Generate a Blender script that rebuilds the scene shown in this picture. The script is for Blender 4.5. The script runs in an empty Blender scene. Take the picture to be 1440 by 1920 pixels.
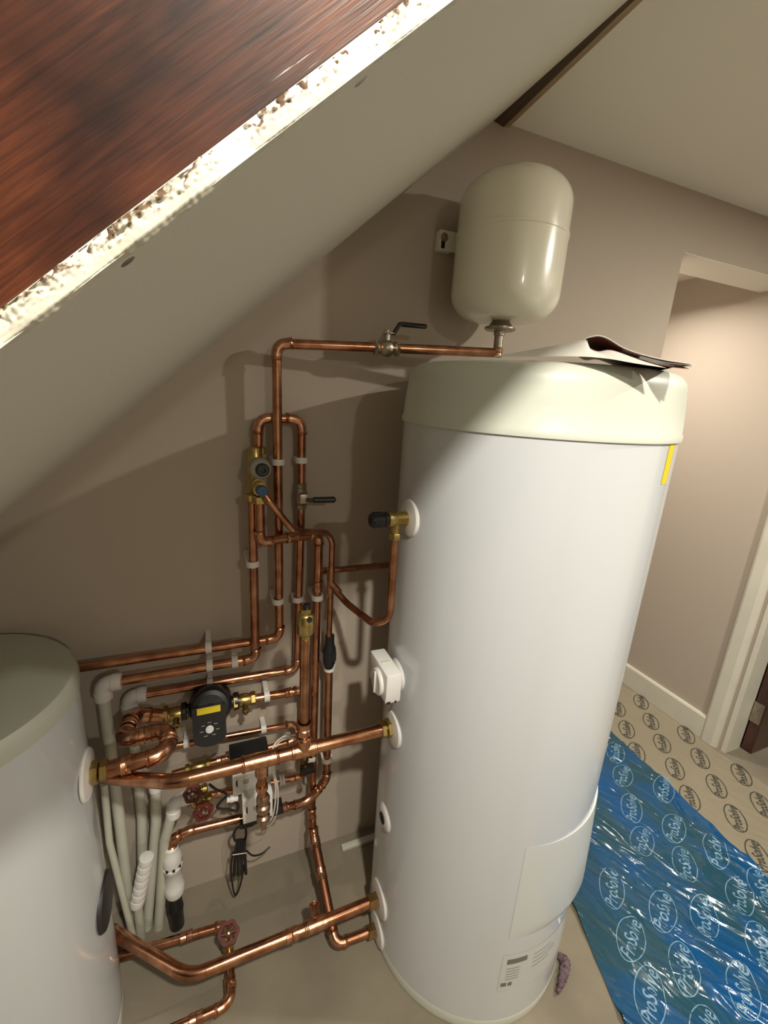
import bpy, bmesh, math, random
from mathutils import Vector, Matrix, noise
random.seed(7)
scene = bpy.context.scene
COL = scene.collection
V3 = Vector

# ------------------------------------------------------------------ camera
cam_data = bpy.data.cameras.new('camera')
cam = bpy.data.objects.new('camera', cam_data)
COL.objects.link(cam)
cam_data.sensor_fit = 'HORIZONTAL'
cam_data.sensor_width = 36.0
cam_data.lens = 20.3880
cam_data.clip_start = 0.01
cam.matrix_world = Matrix(((0.924875, 0.045077, -0.377589, 0.000000), (-0.375450, 0.265847, -0.887898, 0.000000), (0.060357, 0.962961, 0.262800, 1.480000), (0.000000, 0.000000, 0.000000, 1.000000)))
scene.camera = cam

# ------------------------------------------------------------------ world, exposure
world = bpy.data.worlds.new('world')
scene.world = world
world.use_nodes = True
world.node_tree.nodes['Background'].inputs[0].default_value = (0.9, 0.85, 0.75, 1)
world.node_tree.nodes['Background'].inputs[1].default_value = 0.02
scene.view_settings.view_transform = 'Standard'
scene.view_settings.look = 'None'
scene.view_settings.exposure = 0.0
scene.view_settings.gamma = 1.0
scene.view_settings.use_curve_mapping = False

# ------------------------------------------------------------------ lamps of the place (recessed ceiling downlights) and an added rear fill
LAMP_MAIN = (1.65, 0.05)        # over the landing, right of the cylinder
LAMP_DORMER = (0.17, -0.30)     # behind the viewer, under the flat dormer ceiling
LAMP_REAR_FILL = (0.55, -1.60)       # added fill light, further back behind the viewer
LAMP_PASSAGE = (1.68, 1.42)     # in the passage beyond the back wall
def lamp(name, loc, watts, size, col=(1.0, 0.955, 0.82), spread=math.pi):
    d = bpy.data.lights.new(name, 'AREA'); d.shape = 'DISK'; d.size = size
    d.energy = watts; d.color = col; d.spread = spread
    o = bpy.data.objects.new(name, d); COL.objects.link(o); o.location = loc
    return o
lamp('downlight_lamp', (LAMP_MAIN[0], LAMP_MAIN[1], 2.124), 25, 0.06)
lamp('downlight_lamp', (LAMP_DORMER[0], LAMP_DORMER[1], 2.124), 32, 0.07)
lamp('downlight_lamp', (LAMP_REAR_FILL[0], LAMP_REAR_FILL[1], 2.124), 18, 0.09)  # added fill, brightens the dim wall and pipes
lamp('downlight_lamp', (LAMP_PASSAGE[0], LAMP_PASSAGE[1], 2.065), 10, 0.06, (1.0, 0.94, 0.82), math.radians(150))

# ------------------------------------------------------------------ materials
def node_mat(name):
    m = bpy.data.materials.new(name); m.use_nodes = True
    nt = m.node_tree
    return m, nt, nt.nodes['Principled BSDF']
def mat(name, col, rough=0.5, metal=0.0, coat=0.0, var=0.0, vscale=20.0, bump=0.0, bscale=200.0, stretch=None, col2=None, spec=None, coat_rough=0.08, detail=4.0):
    m, nt, b = node_mat(name)
    b.inputs['Base Color'].default_value = (*col, 1)
    b.inputs['Roughness'].default_value = rough
    b.inputs['Metallic'].default_value = metal
    b.inputs['Coat Weight'].default_value = coat
    b.inputs['Coat Roughness'].default_value = coat_rough
    if spec is not None: b.inputs['Specular IOR Level'].default_value = spec
    if var or bump:
        tc = nt.nodes.new('ShaderNodeTexCoord'); mp = nt.nodes.new('ShaderNodeMapping')
        nt.links.new(tc.outputs['Object'], mp.inputs['Vector'])
        if stretch: mp.inputs['Scale'].default_value = stretch
    if var:
        n = nt.nodes.new('ShaderNodeTexNoise'); n.inputs['Scale'].default_value = vscale; n.inputs['Detail'].default_value = detail
        nt.links.new(mp.outputs[0], n.inputs['Vector'])
        r = nt.nodes.new('ShaderNodeValToRGB'); e = r.color_ramp.elements
        c2 = col2 if col2 else tuple(c * (1 - var) for c in col)
        e[0].position = 0.35; e[0].color = (*c2, 1); e[1].position = 0.65; e[1].color = (*col, 1)
        nt.links.new(n.outputs['Fac'], r.inputs['Fac']); nt.links.new(r.outputs[0], b.inputs['Base Color'])
    if bump:
        n2 = nt.nodes.new('ShaderNodeTexNoise'); n2.inputs['Scale'].default_value = bscale; n2.inputs['Detail'].default_value = 3
        nt.links.new(mp.outputs[0], n2.inputs['Vector'])
        bp = nt.nodes.new('ShaderNodeBump'); bp.inputs['Strength'].default_value = bump; bp.inputs['Distance'].default_value = 0.002
        nt.links.new(n2.outputs['Fac'], bp.inputs['Height']); nt.links.new(bp.outputs[0], b.inputs['Normal'])
    return m
MW = mat('mauve_wall_paint', (0.45, 0.38, 0.315), 0.75, bump=0.12, bscale=260)
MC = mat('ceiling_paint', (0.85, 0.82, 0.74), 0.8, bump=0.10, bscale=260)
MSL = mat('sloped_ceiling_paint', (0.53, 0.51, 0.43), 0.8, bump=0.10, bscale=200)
MTRIM = mat('satin_white_trim', (0.66, 0.63, 0.54), 0.4, var=0.06, vscale=8)
MFLOOR = mat('bare_floor', (0.265, 0.225, 0.165), 0.8, var=0.30, vscale=3.5, detail=7, bump=0.15, bscale=120)
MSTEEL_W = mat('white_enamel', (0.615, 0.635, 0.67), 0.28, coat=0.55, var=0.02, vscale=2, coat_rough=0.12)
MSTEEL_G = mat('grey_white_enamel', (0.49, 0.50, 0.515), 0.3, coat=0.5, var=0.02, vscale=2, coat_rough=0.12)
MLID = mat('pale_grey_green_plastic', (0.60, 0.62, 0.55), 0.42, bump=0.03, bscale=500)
MLID2 = mat('shaded_grey_green_plastic', (0.42, 0.42, 0.355), 0.5, bump=0.03, bscale=500)  # small tank lid: weak light there is put into the darker colour
MCREAM = mat('cream_enamel', (0.83, 0.80, 0.68), 0.25, coat=0.5, coat_rough=0.06)
MCOP = mat('copper', (0.62, 0.32, 0.19), 0.22, 1.0, var=0.45, vscale=28, col2=(0.36, 0.155, 0.085), bump=0.10, bscale=90)
MSOLD = mat('soldered_copper', (0.72, 0.40, 0.26), 0.24, 1.0, var=0.4, vscale=70, col2=(0.46, 0.22, 0.125), bump=0.15, bscale=160)
MCOPD = mat('dull_brown_copper', (0.36, 0.15, 0.08), 0.42, 1.0, var=0.35, vscale=22, bump=0.12, bscale=80)
MBRASS = mat('brass', (0.58, 0.44, 0.17), 0.3, 1.0, var=0.25, vscale=60, bump=0.06, bscale=120)
MNICK = mat('dull_nickel', (0.50, 0.44, 0.36), 0.38, 1.0, var=0.3, vscale=90, bump=0.1, bscale=150)
MBLK = mat('black_plastic', (0.011, 0.012, 0.014), 0.36, bump=0.04, bscale=300)
MBLKR = mat('black_rubber_sleeve', (0.016, 0.014, 0.014), 0.5)
MBLUE = mat('dark_blue_cap', (0.03, 0.09, 0.18), 0.35)
MWPL = mat('white_plastic', (0.74, 0.72, 0.70), 0.4)
MWPIPE = mat('white_plastic_pipe', (0.60, 0.59, 0.50), 0.42, var=0.12, vscale=14)
MGREYB = mat('bezel_grey', (0.30, 0.28, 0.24), 0.45)
MRED = mat('red_handwheel_paint', (0.13, 0.016, 0.012), 0.4, var=0.3, vscale=60)
MYEL = mat('plain_yellow', (0.75, 0.58, 0.02), 0.5)  # yellow of the pump sticker and of the strip below the lid
MPRINT = mat('grey_print', (0.16, 0.16, 0.15), 0.6)
MSTICK = mat('silver_label', (0.60, 0.60, 0.60), 0.4)
MPAPER = mat('white_paper', (0.66, 0.63, 0.58), 0.75)
MRPAPER = mat('dark_red_printed_paper', (0.22, 0.075, 0.055), 0.6, var=0.3, vscale=30)
MCABW = mat('white_cable', (0.72, 0.70, 0.62), 0.4)
MBRAID = mat('braided_steel', (0.50, 0.46, 0.40), 0.35, 0.8, var=0.5, vscale=160, bump=0.6, bscale=400)
MFOAM = mat('mauve_fibre', (0.17, 0.11, 0.13), 0.95, var=0.4, vscale=60, bump=0.8, bscale=160)
MDARK = mat('dark_hole', (0.01, 0.008, 0.007), 0.8)
MDOOR = mat('dark_stained_door', (0.075, 0.026, 0.017), 0.35, coat=0.3, var=0.5, vscale=6, stretch=(8, 8, 1))
MBEAM = mat('dark_brown_timber', (0.10, 0.062, 0.033), 0.55, var=0.5, vscale=10, stretch=(14, 1, 14), bump=0.2, bscale=60)
MBEAML = mat('brown_timber_underside', (0.36, 0.25, 0.14), 0.55, var=0.25, vscale=10, stretch=(14, 1, 14))
MSCREW = mat('screw_steel', (0.42, 0.40, 0.36), 0.4, 1.0)
def wood_mat():
    m, nt, b = node_mat('stained_rafter_wood')
    L = nt.links.new; N = nt.nodes.new
    tc = N('ShaderNodeTexCoord')
    mp = N('ShaderNodeMapping'); mp.inputs['Scale'].default_value = (2.0, 110, 110); L(tc.outputs['Object'], mp.inputs['Vector'])
    n = N('ShaderNodeTexNoise'); n.inputs['Scale'].default_value = 5.0; n.inputs['Detail'].default_value = 8; n.inputs['Roughness'].default_value = 0.6; n.inputs['Distortion'].default_value = 0.9
    L(mp.outputs[0], n.inputs['Vector'])
    r = N('ShaderNodeValToRGB'); e = r.color_ramp.elements
    e[0].position = 0.30; e[0].color = (0.030, 0.0075, 0.004, 1); e[1].position = 0.72; e[1].color = (0.100, 0.027, 0.010, 1)
    L(n.outputs['Fac'], r.inputs['Fac'])
    # big dark burnt-in stain patches
    n2 = N('ShaderNodeTexNoise'); n2.inputs['Scale'].default_value = 15; n2.inputs['Detail'].default_value = 3
    mp2 = N('ShaderNodeMapping'); mp2.inputs['Scale'].default_value = (1.0, 1, 1.5); L(tc.outputs['Object'], mp2.inputs['Vector']); L(mp2.outputs[0], n2.inputs['Vector'])
    r2 = N('ShaderNodeValToRGB'); f = r2.color_ramp.elements
    f[0].position = 0.36; f[0].color = (0.22, 0.20, 0.26, 1); f[1].position = 0.58; f[1].color = (1, 1, 1, 1)
    L(n2.outputs['Fac'], r2.inputs['Fac'])
    mx = N('ShaderNodeMix'); mx.data_type = 'RGBA'; mx.blend_type = 'MULTIPLY'; mx.inputs[0].default_value = 1
    L(r.outputs[0], mx.inputs[6]); L(r2.outputs[0], mx.inputs[7]); L(mx.outputs[2], b.inputs['Base Color'])
    b.inputs['Roughness'].default_value = 0.5; b.inputs['Specular IOR Level'].default_value = 0.15
    b.inputs['Coat Weight'].default_value = 0.75; b.inputs['Coat Roughness'].default_value = 0.13
    # fine ridges along the grain
    mp3 = N('ShaderNodeMapping'); mp3.inputs['Scale'].default_value = (2.5, 190, 190); L(tc.outputs['Object'], mp3.inputs['Vector'])
    n3 = N('ShaderNodeTexNoise'); n3.inputs['Scale'].default_value = 5; n3.inputs['Detail'].default_value = 2; L(mp3.outputs[0], n3.inputs['Vector'])
    bp = N('ShaderNodeBump'); bp.inputs['Strength'].default_value = 0.25; bp.inputs['Distance'].default_value = 0.0006
    L(n3.outputs['Fac'], bp.inputs['Height']); L(bp.outputs[0], b.inputs['Normal']); L(bp.outputs[0], b.inputs['Coat Normal'])
    return m
MWOOD = wood_mat()
def plaster_mat():
    m, nt, b = node_mat('broken_plaster_edge')
    L = nt.links.new; N = nt.nodes.new
    tc = N('ShaderNodeTexCoord'); mp = N('ShaderNodeMapping'); mp.inputs['Scale'].default_value = (1, 1, 1.6); L(tc.outputs['Object'], mp.inputs['Vector'])
    n = N('ShaderNodeTexNoise'); n.inputs['Scale'].default_value = 300; n.inputs['Detail'].default_value = 4; L(mp.outputs[0], n.inputs['Vector'])
    # the chipped, stained half of the edge lies towards the rafter (local +z)
    sx = N('ShaderNodeSeparateXYZ'); L(tc.outputs['Object'], sx.inputs[0])
    mr = N('ShaderNodeMapRange'); mr.inputs[1].default_value = 0.0015; mr.inputs[2].default_value = 0.0055; mr.inputs[3].default_value = -0.16; mr.inputs[4].default_value = 0.10
    L(sx.outputs[2], mr.inputs[0])
    ad = N('ShaderNodeMath'); ad.operation = 'ADD'; L(n.outputs['Fac'], ad.inputs[0]); L(mr.outputs[0], ad.inputs[1])
    r = N('ShaderNodeValToRGB'); e = r.color_ramp.elements
    e[0].position = 0.55; e[0].color = (0.47, 0.44, 0.36, 1); e[1].position = 0.66; e[1].color = (0.10, 0.055, 0.028, 1)
    L(ad.outputs[0], r.inputs['Fac']); L(r.outputs[0], b.inputs['Base Color'])
    b.inputs['Roughness'].default_value = 0.9
    return m
MPLAST = plaster_mat()
def film_mat():
    m, nt, b = node_mat('blue_protection_film')
    L = nt.links.new; N = nt.nodes.new
    tc = N('ShaderNodeTexCoord'); mp = N('ShaderNodeMapping'); mp.inputs['Scale'].default_value = (3.2, 1.3, 1); mp.inputs['Rotation'].default_value = (0, 0, 0.25)
    L(tc.outputs['Object'], mp.inputs['Vector'])
    n = N('ShaderNodeTexNoise'); n.inputs['Scale'].default_value = 2.3; n.inputs['Detail'].default_value = 4; n.inputs['Distortion'].default_value = 0.8; L(mp.outputs[0], n.inputs['Vector'])
    r = N('ShaderNodeValToRGB'); e = r.color_ramp.elements
    e[0].position = 0.44; e[0].color = (0.020, 0.070, 0.105, 1); e[1].position = 0.68; e[1].color = (0.005, 0.075, 0.23, 1)
    L(n.outputs['Fac'], r.inputs['Fac']); L(r.outputs[0], b.inputs['Base Color'])
    b.inputs['Roughness'].default_value = 0.16
    b.inputs['Specular IOR Level'].default_value = 0.5
    return m
MFILM = film_mat()
def clear_film_mat():
    m, nt, b = node_mat('clear_protection_film')
    L = nt.links.new; N = nt.nodes.new
    b.inputs['Base Color'].default_value = (0.42, 0.36, 0.26, 1); b.inputs['Roughness'].default_value = 0.18
    tr = N('ShaderNodeBsdfTransparent'); mx = N('ShaderNodeMixShader'); mx.inputs[0].default_value = 0.5
    L(tr.outputs[0], mx.inputs[1]); L(b.outputs[0], mx.inputs[2]); L(mx.outputs[0], nt.nodes['Material Output'].inputs['Surface'])
    return m
MCLEAR = clear_film_mat()
MLOGO_W = mat('white_film_print', (0.15, 0.28, 0.40), 0.4)
MLOGO_K = mat('black_film_print', (0.045, 0.045, 0.04), 0.5)
def emis(name, col, s):
    m, nt, b = node_mat(name)
    b.inputs['Emission Color'].default_value = (*col, 1); b.inputs['Emission Strength'].default_value = s
    return m
MGLOW = emis('lamp_glow', (1.0, 0.88, 0.72), 12)

# ------------------------------------------------------------------ mesh builder
def frame(axis):
    z = V3(axis).normalized()
    x = z.orthogonal().normalized()
    if abs(z.z) < 0.9:
        x = z.cross(V3((0, 0, 1))).normalized()
    else:
        x = V3((1, 0, 0)); x = (x - z * x.dot(z)).normalized()
    return x, z.cross(x), z
class MB:
    def __init__(s): s.v = []; s.f = []
    def add(s, vs, fs):
        b = len(s.v); s.v += [V3(v) for v in vs]; s.f += [tuple(i + b for i in f) for f in fs]; return s
    def tube(s, pts, r, n=14, cap=True):
        pts = [V3(p) for p in pts]; k = len(pts)
        rs = r if isinstance(r, (list, tuple)) else [r] * k
        T = []
        for i in range(k):
            a = pts[max(i - 1, 0)]; c = pts[min(i + 1, k - 1)]
            t = (c - a); T.append(t.normalized() if t.length > 1e-9 else V3((0, 0, 1)))
        x, y, z = frame(T[0]); vs = []
        for i in range(k):
            if i:
                q = T[i - 1].rotation_difference(T[i]); x = q @ x
                x = (x - T[i] * x.dot(T[i])).normalized()
            y = T[i].cross(x)
            for j in range(n):
                a = 2 * math.pi * j / n
                vs.append(pts[i] + (x * math.cos(a) + y * math.sin(a)) * rs[i])
        fs = [(i * n + j, i * n + (j + 1) % n, (i + 1) * n + (j + 1) % n, (i + 1) * n + j) for i in range(k - 1) for j in range(n)]
        if cap: fs += [tuple(range(n - 1, -1, -1)), tuple(range((k - 1) * n, k * n))]
        return s.add(vs, fs)
    def lathe(s, prof, o=(0, 0, 0), axis=(0, 0, 1), n=32, cap=True):
        x, y, z = frame(axis); o = V3(o); vs = []; k = len(prof)
        for r, h in prof:
            for j in range(n):
                a = 2 * math.pi * j / n
                vs.append(o + z * h + (x * math.cos(a) + y * math.sin(a)) * max(r, 1e-5))
        fs = [(i * n + j, i * n + (j + 1) % n, (i + 1) * n + (j + 1) % n, (i + 1) * n + j) for i in range(k - 1) for j in range(n)]
        if cap: fs += [tuple(range(n - 1, -1, -1)), tuple(range((k - 1) * n, k * n))]
        return s.add(vs, fs)
    def box(s, lo, hi, bevel=0.0, rot=None, seg=2):
        lo = V3(lo); hi = V3(hi); c = (lo + hi) / 2; d = hi - lo
        bm = bmesh.new(); bmesh.ops.create_cube(bm, size=1.0)
        for v in bm.verts: v.co = V3((v.co.x * d.x, v.co.y * d.y, v.co.z * d.z))
        if bevel: bmesh.ops.bevel(bm, geom=bm.edges[:], offset=bevel, segments=seg, affect='EDGES', profile=0.5)
        if rot is not None:
            for v in bm.verts: v.co = rot @ v.co
        bm.verts.index_update()
        vs = [v.co + c for v in bm.verts]; fs = [[v.index for v in f.verts] for f in bm.faces]
        bm.free(); return s.add(vs, fs)
    def prism(s, poly, o, u, w, depth):          # polygon in (u,w) at o, extruded along depth vector
        o = V3(o); u = V3(u); w = V3(w); depth = V3(depth); n = len(poly)
        a = [o + u * p[0] + w * p[1] for p in poly]; b = [p + depth for p in a]
        fs = [tuple(range(n)), tuple(range(2 * n - 1, n - 1, -1))] + [((i + 1) % n, i, n + i, n + (i + 1) % n) for i in range(n)]
        return s.add(a + b, fs)
    def torus(s, c, axis, R, r, n=28, m=10, arc=(0, 2 * math.pi)):
        x, y, z = frame(axis); c = V3(c)
        full = abs(arc[1] - arc[0] - 2 * math.pi) < 1e-6
        k = n if full else n + 1
        pts = [c + (x * math.cos(t) + y * math.sin(t)) * R for t in (arc[0] + (arc[1] - arc[0]) * i / n for i in range(k))]
        vs = []
        for i in range(k):
            t = arc[0] + (arc[1] - arc[0]) * i / n; d = x * math.cos(t) + y * math.sin(t)
            for j in range(m):
                a = 2 * math.pi * j / m; vs.append(pts[i] + (d * math.cos(a) + z * math.sin(a)) * r)
        fs = [((i % k) * m + j, (i % k) * m + (j + 1) % m, ((i + 1) % k) * m + (j + 1) % m, ((i + 1) % k) * m + j) for i in range(n) for j in range(m)]
        return s.add(vs, fs)
    def obj(s, name, material, parent=None, label=None, smooth=38):
        me = bpy.data.meshes.new(name)
        off = V3((0, 0, 0))
        if parent is not None: off = world_loc(parent)
        me.from_pydata([tuple(v - off) for v in s.v], [], s.f)
        bm = bmesh.new(); bm.from_mesh(me); bmesh.ops.recalc_face_normals(bm, faces=bm.faces[:]); bm.to_mesh(me); bm.free()
        if smooth:
            me.polygons.foreach_set('use_smooth', [True] * len(me.polygons))
            me.set_sharp_from_angle(angle=math.radians(smooth))
        me.materials.append(material)
        o = bpy.data.objects.new(name, me); COL.objects.link(o)
        if parent is not None: o.parent = parent
        if label: o['label'] = label
        return o
def world_loc(o):
    p = V3((0, 0, 0))
    while o is not None: p = p + o.location; o = o.parent
    return p
def thing(name, label, cat, loc=(0, 0, 0), group=None):
    o = bpy.data.objects.new(name, None); COL.objects.link(o); o.location = loc
    o.empty_display_size = 0.05
    o['label'] = label; o['category'] = cat
    if group: o['group'] = group
    return o
def tag(o, label, cat, group=None):
    o['label'] = label; o['category'] = cat
    if group: o['group'] = group
    return o
def struct(o, label, cat):
    o['kind'] = 'structure'; o['label'] = label; o['category'] = cat; return o

# ------------------------------------------------------------------ pipework helpers
def fillet(pts, rad, seg=7):
    pts = [V3(p) for p in pts]; out = [[pts[0]]]; arcs = []
    for i in range(1, len(pts) - 1):
        a, b, c = pts[i - 1], pts[i], pts[i + 1]
        d1 = (a - b).normalized(); d2 = (c - b).normalized(); ang = d1.angle(d2)
        R_ = rad[i] if isinstance(rad, dict) and i in rad else (rad if not isinstance(rad, dict) else rad.get('d', 0.03))
        t = min(R_ / math.tan(ang / 2), (a - b).length * 0.48, (c - b).length * 0.48)
        R_ = t * math.tan(ang / 2)
        p1 = b + d1 * t; p2 = b + d2 * t
        cen = b + (d1 + d2).normalized() * (R_ / math.sin(ang / 2))
        e1 = p1 - cen; e2 = p2 - cen; th = e1.angle(e2); ax = e1.cross(e2).normalized()
        arc = [cen + Matrix.Rotation(th * k / seg, 3, ax) @ e1 for k in range(seg + 1)]
        out[-1].append(p1); arcs.append(arc); out.append([p2])
    out[-1].append(pts[-1])
    return out, arcs
def collar(mb, p, d, r, ln=0.012, bulge=0.0016):
    d = V3(d).normalized(); p = V3(p)
    mb.lathe([(r, -ln / 2), (r + bulge, -ln / 2 + 0.001), (r + bulge * 0.5, -0.001), (r + bulge * 1.3, 0.0), (r + bulge * 0.5, 0.002), (r + bulge, ln / 2 - 0.001), (r, ln / 2)], p, d, n=18, cap=False)
def run(root, pts, r=0.011, rad=0.022, fittings=True, m=None, mf=None):
    """rigid pipe run: one part for each straight length, one for each soldered elbow"""
    m = m or MCOP; mf = mf or MSOLD
    st, arcs = fillet(pts, rad)
    for a, b in st:
        if (a - b).length > 0.002:
            mid = a.lerp(b, 0.5)
            MB().tube([a, a.lerp(b, .25), mid, a.lerp(b, .75), b], r, 16).obj('pipe', m, root)
    for arc in arcs:
        d0 = (arc[0] - arc[1]).normalized(); d1 = (arc[-1] - arc[-2]).normalized()
        e = MB()
        if fittings:
            ex = 0.012
            e.tube([arc[0] + d0 * ex, arc[0]] + arc[1:-1] + [arc[-1], arc[-1] + d1 * ex], r + 0.0014, 16, cap=False)
            collar(e, arc[0] + d0 * (ex - 0.002), d0, r + 0.0012, 0.007, 0.0014)
            collar(e, arc[-1] + d1 * (ex - 0.002), d1, r + 0.0012, 0.007, 0.0014)
            e.obj('elbow', mf, root)
        else:
            e.tube(arc, r, 16, cap=False).obj('bend', m, root)
def ring(root, p, d, r, ln=0.022, name='coupling', m=None, bulge=0.002):
    e = MB(); collar(e, p, d, r, ln, bulge); return e.obj(name, m or MSOLD, root)
def bent(root, pts, r, rad, m, name='pipe', n=14):
    st, arcs = fillet(pts, rad, 8); path = []
    for i, (a, b) in enumerate(st):
        path += [a, b]
        if i < len(arcs): path += arcs[i][1:-1]
    cl = [path[0]]
    for p in path[1:]:
        if (p - cl[-1]).length > 1e-5: cl.append(p)
    return MB().tube(cl, r, n).obj(name, m, root)
YW = 1.09
def clip(root, p, d, r=0.011):
    """white pipe clip: band round the pipe and a stem back to the wall"""
    p = V3(p); mb = MB()
    mb.lathe([(r + 0.0005, -0.007), (r + 0.0045, -0.007), (r + 0.0045, 0.007), (r + 0.0005, 0.007)], p, d, n=16, cap=False)
    if abs(V3(d).normalized().z) > 0.5: mb.box((p.x - r - 0.003, p.y + r, p.z - 0.006), (p.x + r + 0.003, YW - 0.0005, p.z + 0.006))
    else: mb.box((p.x - 0.006, p.y + r, p.z - r - 0.003), (p.x + 0.006, YW - 0.0005, p.z + r + 0.003))
    return mb.obj('pipe_clip', MWPL, root, 'white plastic pipe clip')
def hexnut(mb, o, axis, r, h):
    mb.lathe([(r * 0.9, 0), (r, 0.0015), (r, h - 0.0015), (r * 0.9, h)], o, axis, n=6)
def spline(pts, n=10):
    pts = [V3(p) for p in pts]; out = []
    for i in range(len(pts) - 1):
        p0 = pts[max(i - 1, 0)]; p1 = pts[i]; p2 = pts[i + 1]; p3 = pts[min(i + 2, len(pts) - 1)]
        for k in range(n):
            t = k / n
            out.append(0.5 * ((2 * p1) + (p2 - p0) * t + (2 * p0 - 5 * p1 + 4 * p2 - p3) * t * t + (3 * p1 - p0 - 3 * p2 + p3) * t ** 3))
    return out + [pts[-1]]

# ================================================================== THE SETTING
ZC = 2.137; XR = 2.13; SL = 0.8755; SB = 1.531       # ceiling height, right wall, sloped ceiling z = SL*x + SB
ANG = math.atan(SL)
struct(MB().box((-1.32, -2.3, -0.05), (3.6, 2.7, 0.0)).obj('floor', MFLOOR, smooth=0), 'bare beige floor with trowel stains and scuffs', 'floor')
wb = [(-1.3, 0), (1.441, 0), (1.441, 1.97), (XR, 1.97), (XR, ZC), (0.735, ZC), (0.69, 2.137), (-1.3, SL * -1.3 + SB)]
struct(MB().prism(wb, (0, YW, 0), (1, 0, 0), (0, 0, 1), (0, 0.149, 0)).obj('wall_back', MW, smooth=0), 'mauve painted back wall carrying the copper pipework', 'wall')
struct(MB().box((1.442, YW - 0.0004, 1.9686), (XR - 0.0005, YW + 0.149, 1.9698)).obj('trim_soffit', MC, smooth=0), 'off white lining under the head of the passage opening', 'lining')
# left knee wall, wall behind the viewer
struct(MB().box((-1.36, -2.3, 0), (-1.3, YW + 0.149, 0.5)).obj('wall_left', MW, smooth=0), 'low mauve knee wall under the sloped ceiling', 'wall')
struct(MB().box((-1.3, -2.36, 0), (XR, -2.3, ZC)).obj('wall_front', MW, smooth=0), 'mauve wall behind the viewer', 'wall')
# right wall with a door opening, running on into the passage beyond the back wall
DY0, DY1, DH = 0.09, 0.90, 2.0
rw = MB()
rw.box((XR, DY1, 0), (XR + 0.1, 2.6, ZC + 0.05)); rw.box((XR, -2.3, 0), (XR + 0.1, DY0, ZC + 0.05)); rw.box((XR, DY0, DH), (XR + 0.1, DY1, ZC + 0.05))
struct(rw.obj('wall_right', MW, smooth=0), 'mauve right hand wall with the doorway, lit brightly near the passage lamp', 'wall')
struct(MB().box((1.44, 2.6, 0), (XR, 2.66, ZC)).obj('wall_passage_end', MW, smooth=0), 'far end wall of the passage', 'wall')
struct(MB().box((1.38, YW + 0.149, 0), (1.44, 2.6, ZC)).obj('wall_passage_side', MW, smooth=0), 'side wall of the passage behind the back wall', 'wall')
struct(MB().box((1.44, YW + 0.149, 2.078), (XR, 2.6, 2.12)).obj('ceiling_passage', MC, smooth=0), 'low ceiling of the passage', 'ceiling')
# flat ceiling: over the landing, and over the dormer in front of the rafter
cl = MB()
cl.box((0.645, 0.21, ZC), (XR, YW + 0.1, ZC + 0.05)); cl.box((-1.3, -2.3, ZC), (XR, 0.21, ZC + 0.05))
struct(cl.obj('ceiling', MC, smooth=0), 'flat off white painted ceiling on the right', 'ceiling')
# room behind the door
nr = MB(); nr.box((3.5, -1.0, 0), (3.56, 1.6, ZC)); nr.box((XR + 0.1, 1.55, 0), (3.5, 1.6, ZC)); nr.box((XR + 0.1, -1.0, 0), (3.5, -0.95, ZC)); nr.box((XR + 0.1, -1.0, ZC), (3.56, 1.6, ZC + 0.05))
struct(nr.obj('wall_next_room', MW, smooth=0), 'walls of the room behind the dark door', 'wall')

# sloped plasterboard ceiling (local x runs up the slope, local z away from the room)
YE = 0.157; TH = 0.0069; KE = -0.05 * math.cos(ANG)      # the cut runs a few degrees off square
def slope_obj(o):
    o.rotation_euler = (0, -ANG, 0); o.location = (0, 0, SB); return o
X0, X1 = -1.3 / math.cos(ANG), 0.705 / math.cos(ANG)
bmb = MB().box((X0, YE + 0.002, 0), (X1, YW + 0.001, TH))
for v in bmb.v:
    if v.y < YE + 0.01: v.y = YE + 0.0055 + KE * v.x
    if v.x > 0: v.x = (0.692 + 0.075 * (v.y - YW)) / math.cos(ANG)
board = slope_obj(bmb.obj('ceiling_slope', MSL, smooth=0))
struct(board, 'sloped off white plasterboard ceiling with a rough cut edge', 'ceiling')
def grid_edge():
    """the broken edge of the board, chipped at millimetre scale where it is close to the viewer"""
    mb = MB(); xs = [X0]
    x = -0.18
    while x < 0.26: xs.append(x); x += 0.0006
    xs.append(X1); nz = 22; vs = []
    for x in xs:
        for k in range(nz + 1):
            z = -0.0006 + (TH + 0.0006) * k / nz; t = k / nz
            w = noise.noise(V3((x * 260, z * 420, 3.1))); w2 = noise.noise(V3((x * 700, z * 900, 9.0))); w3 = noise.noise(V3((x * 60, 0.5, 1.7)))
            y = YE + 0.0022 + KE * x + 0.0010 * w3
            if t > 0.42: y += max(0, w) * 0.0018 * min(1, (t - 0.42) * 4) + w2 * 0.0007
            else: y += 0.0022 * max(0, 0.14 - t) * 7 * 0.8 + w2 * 0.00018
            zz = z + (0.0007 * w3 + 0.0004 * w if k in (0, 1) else 0) - (0.0012 * abs(w3) if k == nz else 0)
            vs.append((x, y, zz))
        vs.append((x, vs[-1][1] + 0.010, vs[-1][2])); 
    m_ = nz + 2
    fs = [(i * m_ + k, (i + 1) * m_ + k, (i + 1) * m_ + k + 1, i * m_ + k + 1) for i in range(len(xs) - 1) for k in range(m_ - 1)]
    mb.add(vs, fs); return mb
e_ = grid_edge().obj('cut_edge', MPLAST, None, 'crumbly white plaster edge with brown specks', smooth=60); e_.parent = board
def screw_at(p):
    mb = MB(); mb.lathe([(0.0005, -0.0003), (0.0018, -0.0002), (0.0028, 0.0), (0.0028, 0.002)], p, (0, 0, 1), n=14)
    o = mb.obj('screw', MSCREW, None, 'small countersunk screw head'); o.parent = board
    return o
def to_slope(p):
    p = V3(p) - V3((0, 0, SB)); return Matrix.Rotation(ANG, 3, 'Y') @ p
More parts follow.
